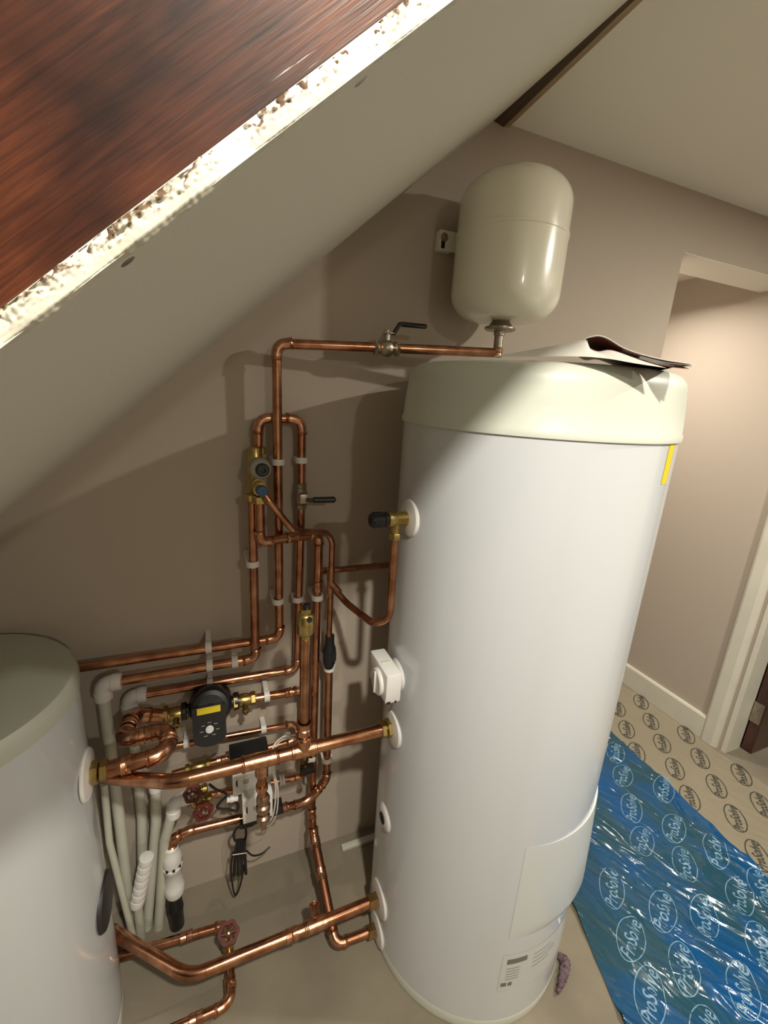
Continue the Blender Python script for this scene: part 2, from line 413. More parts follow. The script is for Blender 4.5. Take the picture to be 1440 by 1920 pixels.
screw_at(to_slope((-0.0190, 0.1699, 1.5144))); screw_at(to_slope((0.0527, 0.1654, 1.5772)))
# the stained rafter above the cut edge
rmb = MB().box((X0 + 0.02, YE + 0.0072, TH + 0.0006), (X1 - 0.03, YE + 0.054, TH + 0.205), 0.001)
for v in rmb.v: v.y += KE * v.x
raf = slope_obj(rmb.obj('trim_rafter', MWOOD, smooth=0))
struct(raf, 'glossy dark red brown stained rafter above the plasterboard edge', 'rafter')
# cheek of the dormer between rafter and flat ceiling
ck = [(-1.3, SL * -1.3 + SB + 0.28), (0.55, SL * 0.55 + SB + 0.28), (0.55, ZC), (-1.3, ZC)]
ck = [(-1.3, SL * -1.3 + SB + 0.27), ((ZC - SB - 0.27) / SL, ZC), (-1.3, ZC)]
struct(MB().prism(ck, (0, YE + 0.012, 0), (1, 0, 0), (0, 0, 1), (0, 0.03, 0)).obj('wall_dormer_cheek', MW, smooth=0), 'dormer cheek wall above the rafter', 'wall')
# timber at the ridge between slope and flat ceiling
def sheared(mb):
    for v in mb.v: v.x += 0.075 * (v.y - YW)
    return mb
bm_ = struct(sheared(MB().prism([(0.686, 2.1330), (0.7172, 2.1270), (0.7172, ZC + 0.05), (0.686, ZC + 0.05)], (0, 0.24, 0), (1, 0, 0), (0, 0, 1), (0, YW - 0.24 - 0.0005, 0))).obj('trim_beam', MBEAM, smooth=0), 'dark brown timber between sloped and flat ceiling', 'beam')
sheared(MB().prism([(0.7174, 2.1270), (0.7340, 2.1310), (0.7340, ZC + 0.001), (0.7174, ZC + 0.001)], (0, 0.24, 0), (1, 0, 0), (0, 0, 1), (0, YW - 0.24 - 0.001, 0))).obj('bead', MBEAML, bm_, 'lighter brown lower edge', smooth=0)

# skirting, architrave, door
sk = MB().prism([(0, 0), (-0.016, 0), (-0.016, 0.106), (-0.012, 0.114), (0, 0.114)], (XR, 0.985, 0), (1, 0, 0), (0, 0, 1), (0, 1.61, 0))
struct(sk.obj('baseboard_right', MTRIM, smooth=0), 'off white skirting board below the right wall', 'skirting')
ar = MB()
prof = [(0.0, 0.0), (0.0, 0.014), (0.010, 0.020), (0.050, 0.020), (0.064, 0.012), (0.070, 0.010), (0.070, 0.0)]
ar.prism([(-p[1], 0.985 - p[0]) for p in prof], (XR, 0, 0), (1, 0, 0), (0, 1, 0), (0, 0, DH + 0.07))
ar.prism([(-p[1], DY0 - 0.085 + p[0]) for p in prof], (XR, 0, 0), (1, 0, 0), (0, 1, 0), (0, 0, DH + 0.07))
ar.box((XR - 0.018, DY0 - 0.085, DH), (XR, 0.985, DH + 0.07))
ar.box((XR - 0.002, DY1 - 0.02, 0), (XR + 0.10, DY1, DH)); ar.box((XR - 0.002, DY0, 0), (XR + 0.10, DY0 + 0.02, DH)); ar.box((XR - 0.002, DY0, DH - 0.02), (XR + 0.10, DY1, DH))
struct(ar.obj('trim_architrave', MTRIM, smooth=0), 'off white door architrave and frame', 'door frame')
dr = thing('door_1', 'dark red brown stained door standing open behind the white architrave', 'door', (XR + 0.105, DY1 - 0.06, 0.008)); dr['kind'] = 'structure'
MB().box((XR + 0.105, DY1 - 0.066, 0.008), (XR + 0.86, DY1 - 0.022, 1.975), 0.002).obj('leaf', MDOOR, dr, smooth=0)
for zz in (0.16, 1.75):
    MB().box((XR + 0.0925, DY1 - 0.062, zz), (XR + 0.1048, DY1 - 0.024, zz + 0.10), 0.001).obj('hinge', MNICK, dr, 'dull metal hinge')
for (a, b, z0, z1) in ((0.10, 0.36, 0.20, 0.85), (0.43, 0.69, 0.20, 0.85), (0.10, 0.36, 1.0, 1.85), (0.43, 0.69, 1.0, 1.85)):
    p = MB(); x0 = XR + 0.105
    p.box((x0 + a, DY1 - 0.070, z0), (x0 + b, DY1 - 0.0658, z1), 0.002); p.box((x0 + a + 0.03, DY1 - 0.074, z0 + 0.03), (x0 + b - 0.03, DY1 - 0.0695, z1 - 0.03), 0.002)
    p.obj('panel', MDOOR, dr, smooth=0)

# recessed downlights; the rear one belongs to the added fill
for (x, y), z, lab in ((LAMP_MAIN, ZC, 'round white downlight in the flat ceiling over the landing'), (LAMP_DORMER, ZC, 'round white downlight in the dormer ceiling'), (LAMP_REAR_FILL, ZC, 'added round white fill downlight in the ceiling behind the viewer'), (LAMP_PASSAGE, 2.078, 'round white downlight in the passage ceiling')):
    t = thing('ceiling_downlight', lab, 'light', (x, y, z - 0.006), 'ceiling downlights')
    MB().lathe([(0.034, 0.0), (0.044, 0.0), (0.046, 0.003), (0.046, 0.006), (0.034, 0.006)], (x, y, z - 0.006), (0, 0, 1), n=32, cap=False).obj('trim_ring', MTRIM, t)
    MB().lathe([(0.034, 0.0), (0.034, 0.002)], (x, y, z - 0.003), (0, 0, 1), n=28).obj('lamp', MGLOW, t)

# ================================================================== THE LARGE CYLINDER
CX, CY, CR = 0.660, 0.771, 0.275
hw = thing('hot_water_cylinder', 'tall white hot water cylinder with pale green lid in front of back wall', 'water cylinder', (CX, CY, 0))
MB().lathe([(CR - 0.006, 0.0), (CR - 0.002, 0.004), (CR + 0.001, 0.034), (CR - 0.001, 0.040), (CR - 0.01, 0.040)], (CX, CY, 0), n=96).obj('base_ring', MLID, hw, 'off white plastic base ring')
MB().lathe([(CR, 0.0405), (CR, 0.3), (CR, 0.7), (CR, 1.1), (CR, 1.440)], (CX, CY, 0), n=128).obj('body', MSTEEL_W, hw, 'glossy white painted steel casing')
lid = [(CR + 0.0015, 1.426), (CR + 0.004, 1.427), (CR + 0.0045, 1.436), (CR + 0.002, 1.441), (CR - 0.001, 1.48), (CR - 0.005, 1.512)]
for k in range(1, 9):
    a = math.pi / 2 * k / 8; lid.append((CR - 0.005 - 0.030 * (1 - math.cos(a)), 1.512 + 0.033 * math.sin(a)))
lid += [(CR - 0.06, 1.5465), (0.12, 1.547), (0.0, 1.547)]
MB().lathe(lid, (CX, CY, 0), n=128).obj('lid', MLID, hw, 'pale grey green plastic lid')
def port_disc(root, p, d, r, m=None, name='port_disc', label=None, th=0.006):
    mb = MB(); mb.lathe([(r, 0), (r, th * 0.4), (r - 0.003, th), (r * 0.55, th * 1.5), (0.0, th * 1.5)], p, d, n=40)
    return mb.obj(name, m or MWPL, root, label)
XP = CX - CR
for z, r in ((1.236, 0.040), (0.865, 0.036), (0.716, 0.043), (0.163, 0.047), (0.049, 0.044)):
    port_disc(hw, (XP + 0.003, CY, z), (-1, 0, 0), r, MWPL, label='round white plastic port cover')
pd = port_disc(hw, (XP + 0.003, CY + 0.006, 0.440), (-1, 0, 0), 0.034, MWPL, label='blanked port cover with dark hole')
MB().lathe([(0.0125, 0), (0.0145, 0.001), (0.0145, 0.002), (0.0, 0.002)], (XP - 0.0062, CY + 0.006, 0.440), (-1, 0, 0), n=20).obj('hole', MDARK, pd)
MCOVER = mat('off_white_cover_plastic', (0.61, 0.628, 0.625), 0.30)
# bulged terminal cover low on the right, slightly proud of the casing
mb = MB(); n_ = 34; z0, z1 = 0.318, 0.588; vs = []
a0, a1 = math.radians(-106), math.radians(30)
rows = [(z0, 0.001), (z0 + 0.010, 0.7), (z0 + 0.03, 1.0), ((z0 + z1) / 2, 0.75), (z1 - 0.012, 0.35), (z1 - 0.002, 0.32), (z1, 0.28), (z1, 0.001)]
for z, k in rows:
    for i in range(n_ + 1):
        a = a0 + (a1 - a0) * i / n_; t = i / n_
        bul = 0.0002 + 0.0175 * math.sin(math.pi * t) ** 1.8
        rr = CR + 0.0003 + bul * k
        vs.append((CX + rr * math.cos(a), CY + rr * math.sin(a), z))
fs = [(j * (n_ + 1) + i, j * (n_ + 1) + i + 1, (j + 1) * (n_ + 1) + i + 1, (j + 1) * (n_ + 1) + i) for j in range(len(rows) - 1) for i in range(n_)]
mb.add(vs, fs); mb.obj('terminal_cover', MCOVER, hw, 'curved off white terminal cover', smooth=50)
# rating label below it, wrapped on the casing
def wrap_patch(a0, a1, z0, z1, lift, n=14):
    vs = []; m = MB()
    for z in (z0, z1):
        for i in range(n + 1):
            a = a0 + (a1 - a0) * i / n; vs.append((CX + (CR + lift) * math.cos(a), CY + (CR + lift) * math.sin(a), z))
    return m.add(vs, [(i, i + 1, n + 2 + i, n + 1 + i) for i in range(n)])
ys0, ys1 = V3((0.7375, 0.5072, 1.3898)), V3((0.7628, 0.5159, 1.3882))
wrap_patch(math.atan2(ys0.y - CY, ys0.x - CX), math.atan2(ys1.y - CY, ys1.x - CX), 1.355, 1.4255, 0.0006, 4).obj('yellow_strip', MYEL, hw, 'narrow yellow strip below the lid')  # narrow yellow strip on the casing, just under the lid
la0, la1 = math.radians(-107), math.radians(-66)
wrap_patch(la0, la1, 0.145, 0.265, 0.0006).obj('rating_label', MSTICK, hw, 'pale silver rating label with small grey print')
def lab(u0, u1, z0, z1): wrap_patch(la0 + (la1 - la0) * u0, la0 + (la1 - la0) * u1, z0, z1, 0.001, 6).obj('label_print', MPRINT, hw)
lab(0.06, 0.32, 0.234, 0.250); lab(0.03, 0.10, 0.160, 0.172); lab(0.12, 0.17, 0.160, 0.172)
for k in range(5): lab(0.07, 0.24, 0.218 - k * 0.009, 0.2195 - k * 0.009)
for k in range(4): lab(0.42, 0.42 + 0.4 * (0.7 + 0.3 * ((k * 7) % 3) / 2), 0.24 - k * 0.014, 0.2415 - k * 0.014)

# ================================================================== THE SMALL TANK
TX, TY, TR = -0.4487, 0.8431, 0.21
bt = thing('buffer_tank', 'short white buffer tank with flat grey green top at left under the slope', 'water tank', (TX, TY, 0))
MB().lathe([(TR - 0.008, 0.0), (TR - 0.001, 0.004), (TR - 0.001, 0.035), (TR - 0.006, 0.038)], (TX, TY, 0), n=80).obj('base_ring', MLID, bt)
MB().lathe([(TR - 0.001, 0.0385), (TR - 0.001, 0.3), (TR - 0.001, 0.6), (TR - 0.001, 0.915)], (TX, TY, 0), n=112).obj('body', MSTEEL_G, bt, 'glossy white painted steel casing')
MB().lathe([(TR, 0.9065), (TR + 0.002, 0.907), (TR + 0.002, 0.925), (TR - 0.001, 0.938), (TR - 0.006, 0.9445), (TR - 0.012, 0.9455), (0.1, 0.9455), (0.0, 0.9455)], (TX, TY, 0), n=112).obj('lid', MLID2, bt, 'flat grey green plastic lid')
port_disc(bt, (TX + TR - 0.004, TY, 0.722), (1, 0, 0), 0.050, MWPL, label='round white plastic port cover')
gp = V3((-0.2397, 0.8388, 0.3869)); gd = (gp - V3((TX, TY, gp.z))).normalized()
port_disc(bt, gp - gd * 0.004, gd, 0.056, MBLKR, 'rubber_grommet', 'black rubber grommet', th=0.008)

# ================================================================== EXPANSION VESSEL
VX, VY, VR = 0.6757, 0.9448, 0.125
ev = thing('expansion_vessel', 'cream capsule shaped expansion vessel hung on the wall above the cylinder', 'expansion vessel', (VX, VY, 1.60))
prof = []; zb, zt = 1.664, 1.962
for k in range(0, 11):
    a = math.pi / 2 * k / 10; prof.append((VR - 0.062 + 0.062 * math.sin(a) if k else 0.0, zb + 0.056 * (1 - math.cos(a))))
prof.insert(1, (VR - 0.062, zb))
zs = 1.838
prof += [(VR, 1.78), (VR, zs - 0.004), (VR + 0.0015, zs - 0.003), (VR + 0.0015, zs + 0.003), (VR - 0.001, zs + 0.004)]
for k in range(0, 11):
    a = math.pi / 2 * k / 10; prof.append((VR - 0.001 - 0.080 * (1 - math.cos(a)), zt - 0.064 + 0.064 * math.sin(a)))
prof.append((0.0, zt + 0.001))
MB().lathe(prof, (VX, VY, 0), n=96).obj('shell', MCREAM, ev, 'cream enamelled steel shell')
MB().lathe([(0.0, 0), (0.008, 0), (0.008, 0.006), (0.0, 0.008)], (VX, VY, zt + 0.0005), n=14).obj('valve_cap', MBLK, ev, 'tiny black valve cap')
MB().lathe([(0.013, -0.004), (0.033, -0.004), (0.037, -0.001), (0.037, 0.003), (0.028, 0.007), (0.020, 0.018), (0.013, 0.020)], (VX, VY, 1.646), n=40).obj('flange', MNICK, ev, 'dull metal flange ring')
MB().lathe([(0.011, 0.008), (0.011, 0.034), (0.0135, 0.036), (0.0135, 0.05), (0.011, 0.052)], (VX, VY, 1.596), n=20).obj('nipple', MNICK, ev, 'dull metal nipple')
bp_ = V3((0.5733, 1.0700, 1.8495))
MB().box((bp_.x - 0.018, 1.066, bp_.z - 0.022), (VX - 0.05, 1.070, bp_.z + 0.022), 0.001).obj('bracket', MCREAM, ev, 'cream steel wall bracket')
MB().box((bp_.x - 0.018, 1.070, bp_.z - 0.022), (bp_.x + 0.02, 1.0895, bp_.z + 0.022), 0.001).obj('bracket_foot', MCREAM, ev)
bb = MB(); bb.lathe([(0.010, 0), (0.010, 0.0015), (0.006, 0.002)], (bp_.x - 0.006, 1.0659, bp_.z + 0.006), (0, -1, 0), n=20); hexnut(bb, (bp_.x - 0.006, 1.0645, bp_.z + 0.006), (0, -1, 0), 0.0065, 0.006)
bb.obj('bolt', MNICK, ev, 'steel bolt and washer')
MB().box((bp_.x - 0.013, 1.0648, bp_.z - 0.018), (bp_.x - 0.003, 1.0662, bp_.z - 0.002)).obj('slot', MDARK, ev)

MOLDB = mat('tarnished_brass', (0.42, 0.27, 0.12), 0.36, 1.0, var=0.3, vscale=60)
# ================================================================== COPPER PIPE RUNS
def prun(label, loc=(0, 0, 0)): return thing('copper_pipe', label, 'pipe', loc, 'copper pipe runs')
# 1 vessel feed: from the vessel down the wall and away left
ra = prun('copper pipe from the expansion vessel down the wall, ending as topmost left horizontal pipe', (0.16, 1.033, 1.2))
run(ra, [(VX, VY, 1.597), (VX, VY, 1.592), (0.4, 1.001, 1.582)][1:] + [(0.159, 1.033, 1.571), (0.163, 1.033, 0.843), (-0.30, 1.033, 0.845)], 0.011, 0.022)
ring(ra, (VX, VY, 1.592), (0, 0, 1), 0.0112, 0.02)
clip(ra, (0.161, 1.033, 1.310), (0, 0, 1)); clip(ra, (0.1593, 1.0330, 0.9514), (0, 0, 1)); clip(ra, (-0.0103, 1.0330, 0.8475), (1, 0, 0))
# 2 loop over the top with the lever valve, down and left to the third row
rb = prun('copper pipe looping over at the top with a lever valve, third horizontal pipe at left', (0.22, 1.06, 1.1))
run(rb, [(0.119, 1.06, 1.330), (0.121, 1.06, 1.407), (0.221, 1.06, 1.409), (0.222, 1.06, 1.245)], 0.011, 0.024)
run(rb, [(0.222, 1.06, 1.195), (0.215, 1.06, 0.720), (-0.172, 1.06, 0.726)], 0.011, 0.022)
clip(rb, (0.2215, 1.06, 1.310), (0, 0, 1)); clip(rb, (0.2155, 1.0600, 0.9369), (0, 0, 1)); clip(rb, (-0.0113, 1.0600, 0.7221), (1, 0, 0))
# 3 from the valve block straight down in front of row one, then left
rc = prun('copper pipe dropping from the pressure valve, crossing in front, second horizontal pipe at left', (0.10, 1.008, 1.0))
run(rc, [(0.098, 1.008, 1.235), (0.099, 1.008, 0.810), (-0.212, 1.008, 0.809)], 0.011, 0.018)
clip(rc, (0.0970, 1.0080, 1.0701), (0, 0, 1)); clip(rc, (-0.0097, 1.0080, 0.8123), (1, 0, 0)); clip(rc, (0.0485, 1.0080, 0.8111), (1, 0, 0))
# 4 link from the valve block to the long drop that feeds the cylinder bottom
rd = prun('long copper drop pipe linked to the pressure valve, feeding the bottom port of the cylinder', (0.26, 1.03, 0.6))
run(rd, [(0.113, 0.990, 1.235), (0.113, 0.990, 1.128), (0.190, 1.012, 1.128), (0.263, 1.033, 1.123), (0.260, 1.033, 0.215), (0.261, 1.012, 0.165)], 0.011, {1: 0.016, 2: 0.05, 3: 0.016, 4: 0.03, 'd': 0.02})
run(rd, [(0.2608, 1.016, 0.175), (0.261, 1.006, 0.158), (0.266, 0.80, 0.068)], 0.0135, 0.02, m=MCOPD)
run(rd, [(0.266, 0.816, 0.075), (0.268, 0.775, 0.050), (XP - 0.008, CY, 0.049)], 0.0125, 0.02)
ring(rd, (0.263, 1.033, 0.98), (0, 0, 1), 0.0118, 0.03, 'tee')
clip(rd, (0.2625, 1.0330, 0.9485), (0, 0, 1)); clip(rd, (0.2538, 1.0330, 0.4275), (0, 0, 1))
ring(rd, (0.2625, 0.915, 0.118), (0.02, -0.9, -0.4), 0.014, 0.03); ring(rd, (0.2612, 0.985, 0.149), (0.02, -0.9, -0.42), 0.014, 0.03)
mbn = MB(); hexnut(mbn, (XP - 0.028, CY, 0.049), (1, 0, 0), 0.0185, 0.022); mbn.obj('nut', MOLDB, rd, 'brass nut')
# 5 stub from the drop pipe to behind the cylinder
re_ = prun('short horizontal copper pipe on the wall running behind the cylinder', (0.38, 1.055, 1.0))
run(re_, [(0.274, 1.050, 1.013), (0.52, 1.055, 1.010)], 0.0085); ring(re_, (0.287, 1.0505, 1.013), (1, 0, 0), 0.009, 0.024, 'tee_socket')
# 6 small discharge pipe: diagonal from the blue cap valve, over the bend and down to the black tundish
rf = prun('thin copper discharge pipe running diagonally from the blue capped valve to the black tundish', (0.29, 1.0, 1.0))
bent(rf, [(0.120, 0.968, 1.250), (0.1306, 0.9620, 1.2330), (0.1805, 0.9620, 1.1650), (0.2056, 0.9750, 1.1527), (0.291, 1.005, 1.137), (0.2915, 1.010, 0.822)], 0.0078, {1: 0.02, 2: 0.02, 3: 0.05, 4: 0.045, 'd': 0.03}, MCOP)
tb = MB(); tb.tube([(0.2913, 1.010, 1.035), (0.2915, 1.010, 0.965)], 0.0098, 16); tb.tube([(0.2914, 1.010, 0.995), (0.3076, 0.9850, 0.9763)], 0.0098, 14)
tb.obj('tee', MSOLD, rf)
# 7 relief pipe from the cylinder valve
rg = prun('thin copper relief pipe curving from the brass cylinder valve to the discharge pipe', (0.35, 0.78, 1.05))
bent(rg, [(0.3555, CY, 1.195), (0.357, CY, 1.010), (0.3314, 0.8000, 0.9855), (0.3190, 0.9550, 0.9608), (0.3004, 0.9900, 0.9809)], 0.0082, {1: 0.035, 'd': 0.05}, MCOP)
# 8 below the tundish: down the wall, round and left to the white waste fitting
rh = prun('copper pipe below the black tundish, curving left along the wall to the white waste fitting', (0.2, 1.02, 0.4))
run(rh, [(0.297, 1.020, 0.735), (0.300, 1.020, 0.345), (0.245, 1.012, 0.288), (0.158, 1.00, 0.308), (-0.085, 1.0, 0.324), (-0.122, 1.0, 0.312), (-0.123, 1.0, 0.262)], 0.011, {1: 0.028, 2: 0.06, 3: 0.08, 4: 0.03, 5: 0.012, 'd': 0.03})
clip(rh, (0.2985, 1.0200, 0.7345), (0, 0, 1), 0.0115); clip(rh, (0.2992, 1.0200, 0.4215), (0, 0, 1), 0.0115)
# 9 main 28 mm flow pipe between the two tanks
PZ, PY = 0.717, 0.775
ri = prun('thick copper main pipe running across from the middle port of the cylinder to the tank', (0.1, PY, PZ))
run(ri, [(XP - 0.010, PY, PZ - 0.001), (-0.082, PY, PZ), (-0.170, 0.840, 0.689), (-0.236, 0.885, 0.676)], 0.014, 0.075, fittings=False, m=MCOP)
for x in (0.196, 0.152): ring(ri, (x, PY, PZ), (1, 0, 0), 0.0145, 0.012)
te = MB(); te.tube([(0.200, PY, PZ), (0.148, PY, PZ)], 0.0165, 20); te.tube([(0.174, PY, PZ), (0.174, PY, PZ + 0.036)], 0.0158, 18); collar(te, (0.174, PY, PZ + 0.034), (0, 0, 1), 0.0158, 0.008); te.obj('tee', MSOLD, ri)
te = MB(); te.tube([(0.118, PY, PZ), (0.046, PY, PZ)], 0.0160, 20); te.tube([(0.084, PY, PZ), (0.084, PY, PZ - 0.036)], 0.0140, 18); collar(te, (0.117, PY, PZ), (1, 0, 0), 0.016, 0.006); collar(te, (0.047, PY, PZ), (1, 0, 0), 0.016, 0.006); te.obj('tee', MSOLD, ri)
mbn = MB(); hexnut(mbn, (XP - 0.030, PY, PZ), (1, 0, 0), 0.0205, 0.012); hexnut(mbn, (XP - 0.016, PY, PZ), (1, 0, 0), 0.0225, 0.014); mbn.obj('nut', MBRASS, ri, 'brass compression nut')
# riser with air vent standing on the main pipe
rj = prun('copper riser standing on the main pipe, carrying the brass air vent', (0.174, PY, 0.88))
run(rj, [(0.174, PY, PZ + 0.030), (0.174, PY, 0.992)], 0.011); ring(rj, (0.174, PY, 0.775), (0, 0, 1), 0.0135, 0.03, 'reducer', bulge=0.003)
MSTUB = mat('tarnished_fitting', (0.50, 0.34, 0.24), 0.36, 1.0, var=0.4, vscale=90)
# drain stub hanging under the main pipe
rk = prun('short stub of stepped copper and brass fittings hanging under the main pipe', (0.084, PY, 0.62))
run(rk, [(0.084, PY, PZ - 0.030), (0.084, PY, 0.625)], 0.0095)
ds = MB(); ds.lathe([(0.010, 0.64), (0.013, 0.641), (0.013, 0.652), (0.010, 0.653)], (0.084, PY, 0), n=16); ds.obj('coupling', MSOLD, rk)
ds = MB(); ds.lathe([(0.0, 0.528), (0.006, 0.530), (0.007, 0.546), (0.011, 0.549), (0.0145, 0.553), (0.0145, 0.566), (0.010, 0.570), (0.012, 0.580), (0.0155, 0.583), (0.0155, 0.596), (0.011, 0.600), (0.0145, 0.606), (0.0145, 0.617), (0.0105, 0.624)], (0.086, PY, 0), n=10); ds.obj('drain_cock', MSTUB, rk, 'beaded dull metal drain cock')
# outlet of the small tank: out, a flat U turn, and back
rl = prun('copper outlet pipe of the small tank with a U shaped pair of elbows', (-0.15, 0.87, 0.72))
run(rl, [(TX + TR + 0.030, TY, 0.722), (-0.098, TY, 0.728), (-0.098, 0.905, 0.736), (-0.185, 0.905, 0.733), (-0.185, 1.025, 0.700), (-0.185 + 0.075, 1.03, 0.672)], 0.0162, {1: 0.026, 2: 0.026, 3: 0.02, 4: 0.03, 'd': 0.02})
ring(rl, (-0.172, TY, 0.7232), (1, 0, 0), 0.0168, 0.02); ring(rl, (-0.145, 0.905, 0.7345), (1, 0, 0), 0.0168, 0.03); ring(rl, (-0.185, 0.965, 0.717), (0, 1, -0.3), 0.0168, 0.03)
mbn = MB(); hexnut(mbn, (TX + TR + 0.004, TY, 0.722), (1, 0, 0), 0.0225, 0.014); hexnut(mbn, (TX + TR + 0.020, TY, 0.722), (1, 0, 0), 0.0205, 0.014); mbn.obj('nut', MBRASS, rl, 'bright brass compression nut')
# pump line: from the left fittings through the pump, right and down behind the riser
rm = prun('copper pump line on the wall, right of the black pump, turning down behind the riser', (0.2, 1.03, 0.67))
run(rm, [(0.083, 1.03, 0.674), (0.231, 1.03, 0.669), (0.232, 1.03, 0.372)], 0.011, 0.018)
clip(rm, (0.1281, 1.0300, 0.6735), (1, 0, 0)); ring(rm, (0.186, 1.03, 0.6705), (1, 0, 0), 0.0118, 0.02)
# small row five and six
rn = prun('thin copper pipe below the pump, turning back at right into the motor valve row', (0.05, 1.055, 0.55))
run(rn, [(-0.150, 1.055, 0.560), (0.212, 1.055, 0.541), (0.214, 1.045, 0.494), (0.115, 1.040, 0.492)], 0.0080, 0.018)
clip(rn, (0.1213, 1.0550, 0.5486), (1, 0, 0), 0.0085); clip(rn, (-0.0759, 1.0550, 0.5580), (1, 0, 0), 0.0085)
ro = prun('thin copper pipe with a brass check valve left of the upper motor valve', (-0.03, 1.04, 0.49))
run(ro, [(0.035, 1.040, 0.492), (-0.115, 1.040, 0.484)], 0.0085); ring(ro, (0.006, 1.040, 0.491), (1, 0, 0), 0.009, 0.024)
cv = MB(); hexnut(cv, (-0.083, 1.040, 0.4855), (1, 0, 0), 0.0145, 0.012); hexnut(cv, (-0.032, 1.040, 0.488), (1, 0, 0), 0.0145, 0.012); cv.lathe([(0.009, 0), (0.013, 0.006), (0.013, 0.033), (0.009, 0.04)], (-0.071, 1.040, 0.4865), (1, 0, 0), n=18)
cv.obj('check_valve', MBRASS, ro, 'brass check valve with two nuts')
rp = prun('thin copper pipe through the lower motor valve joining the drop of the pump line', (0.1, 1.03, 0.38))
run(rp, [(0.236, 1.03, 0.370), (-0.070, 1.03, 0.398)], 0.0085); ring(rp, (0.205, 1.03, 0.373), (1, 0, 0), 0.009, 0.03)
ring(rp, (0.168, 1.03, 0.3764), (1, 0, 0), 0.0095, 0.016, 'union_nut', MWPL, 0.006)
# bottom main pipe between the tanks
rq = prun('thick copper main pipe low over the floor from cylinder to tank, bent at left', (0.1, CY, 0.163))
run(rq, [(XP - 0.010, CY, 0.165), (-0.085, CY, 0.161), (-0.262, 0.925, 0.172)], 0.014, 0.10, fittings=False)
ring(rq, (0.150, CY, 0.1627), (1, 0, 0), 0.0145, 0.03); ring(rq, (0.186, CY, 0.1630), (1, 0, 0), 0.0145, 0.012)
mbn = MB(); hexnut(mbn, (XP - 0.032, CY, 0.164), (1, 0, 0), 0.0195, 0.026); mbn.obj('nut', MOLDB, rq, 'dull brass nut')
te = MB(); te.tube([(0.238, CY, 0.1634), (0.180, CY, 0.163)], 0.0158, 18); te.tube([(0.212, CY, 0.1633), (0.216, 0.815, 0.168)], 0.0125, 16); collar(te, (0.2155, 0.812, 0.1678), (0.1, 1, 0.1), 0.0125, 0.008); te.obj('tee', MSOLD, rq)
# floor loop with the red wheel valve
rr_ = prun('copper pipe loop on the floor with red wheel valve, under the low main pipe', (-0.05, 0.85, 0.05))
run(rr_, [(-0.30, 0.943, 0.052), (0.006, 0.918, 0.052), (0.001, 0.752, 0.046), (-0.22, 0.752, 0.046)], 0.0112, 0.024)
ring(rr_, (-0.10, 0.927, 0.052), (1, 0, 0), 0.0118, 0.03); ring(rr_, (0.002, 0.790, 0.047), (0, 1, 0), 0.0118, 0.026); ring(rr_, (-0.075, 0.752, 0.046), (1, 0, 0), 0.0118, 0.03)

# ================================================================== VALVES AND FITTINGS
def lever_valve(label, c, axis, up, lever, loc=None, s=1.0):
    """ball valve: body along axis, stem along up, black dipped lever along the vector 'lever'"""
    t = thing('lever_valve', label, 'valve', loc or c, 'lever ball valves')
    c = V3(c); ax = V3(axis).normalized(); up = V3(up).normalized(); lv = V3(lever)
    mb = MB(); mb.lathe([(0.011, -0.026), (0.0165, -0.023), (0.0165, -0.019), (0.013, -0.016), (0.0185, -0.008), (0.0195, 0.0), (0.0185, 0.008), (0.013, 0.016), (0.0165, 0.019), (0.0165, 0.023), (0.011, 0.026)], c, ax, n=24)
    for e in (-1, 1): hexnut(mb, c + ax * (0.022 * e) + ax * (0.010 if e > 0 else -0.020) * 0 + ax * (-0.008 if e < 0 else 0.0), ax, 0.0180, 0.009)
    mb.obj('body', MNICK, t, 'dull nickel plated body')
    st = MB(); st.lathe([(0.0085, 0.012), (0.0085, 0.030), (0.006, 0.031), (0.006, 0.040), (0.0, 0.041)], c, up, n=18); hexnut(st, c + up * 0.032, up, 0.0095, 0.005); st.obj('stem', MNICK, t)
    d = lv.normalized(); L = lv.length; w = d.cross(up).normalized()
    p0 = c + up * 0.034; p1 = p0 + d * 0.016; p2 = p1 + d * 0.014 + up * 0.022; p3 = c + d * L + up * 0.057
    def strip(pts, hw_, th):
        m_ = MB(); vs = []
        for p in pts:
            for a, b in ((-1, -1), (1, -1), (1, 1), (-1, 1)): vs.append(V3(p) + w * hw_ * a + up * th * b)
        k = len(pts); fs = [(i * 4 + j, i * 4 + (j + 1) % 4, i * 4 + 4 + (j + 1) % 4, i * 4 + 4 + j) for i in range(k - 1) for j in range(4)] + [(3, 2, 1, 0), tuple(range(k * 4 - 4, k * 4))]
        return m_.add(vs, fs)
    strip([p0 - d * 0.008, p1], 0.006, 0.0012).obj('lever_root', MNICK, t)
    g = MB(); g.tube([p1 - d * 0.004, p1, p2, p2 + d * 0.006, p3 - d * 0.004, p3], [0.004, 0.0048, 0.0052, 0.0056, 0.0056, 0.003], 12); g.obj('lever', MBLK, t, 'black plastic dipped lever')
    return t
vc = V3((0.4066, 1.0040, 1.5771))
lever_valve('lever ball valve with upturned black handle on the vessel pipe', (vc.x, 1.0035, 1.5815), (1, -0.13, 0.04), (0, 0, 1), (0.098, -0.006, 0))
v2 = (0.222, 1.060, 1.219)
t2 = thing('lever_valve', 'lever ball valve with black handle pointing right on the vertical pipe', 'valve', v2, 'lever ball valves')
mb = MB(); mb.lathe([(0.0105, -0.034), (0.0145, -0.032), (0.0145, -0.022), (0.012, -0.020), (0.0165, -0.008), (0.0165, 0.008), (0.012, 0.020), (0.0145, 0.022), (0.0145, 0.032), (0.0105, 0.034)], v2, (0, 0, 1), n=8); mb.obj('body', MNICK, t2, 'nickel plated body')
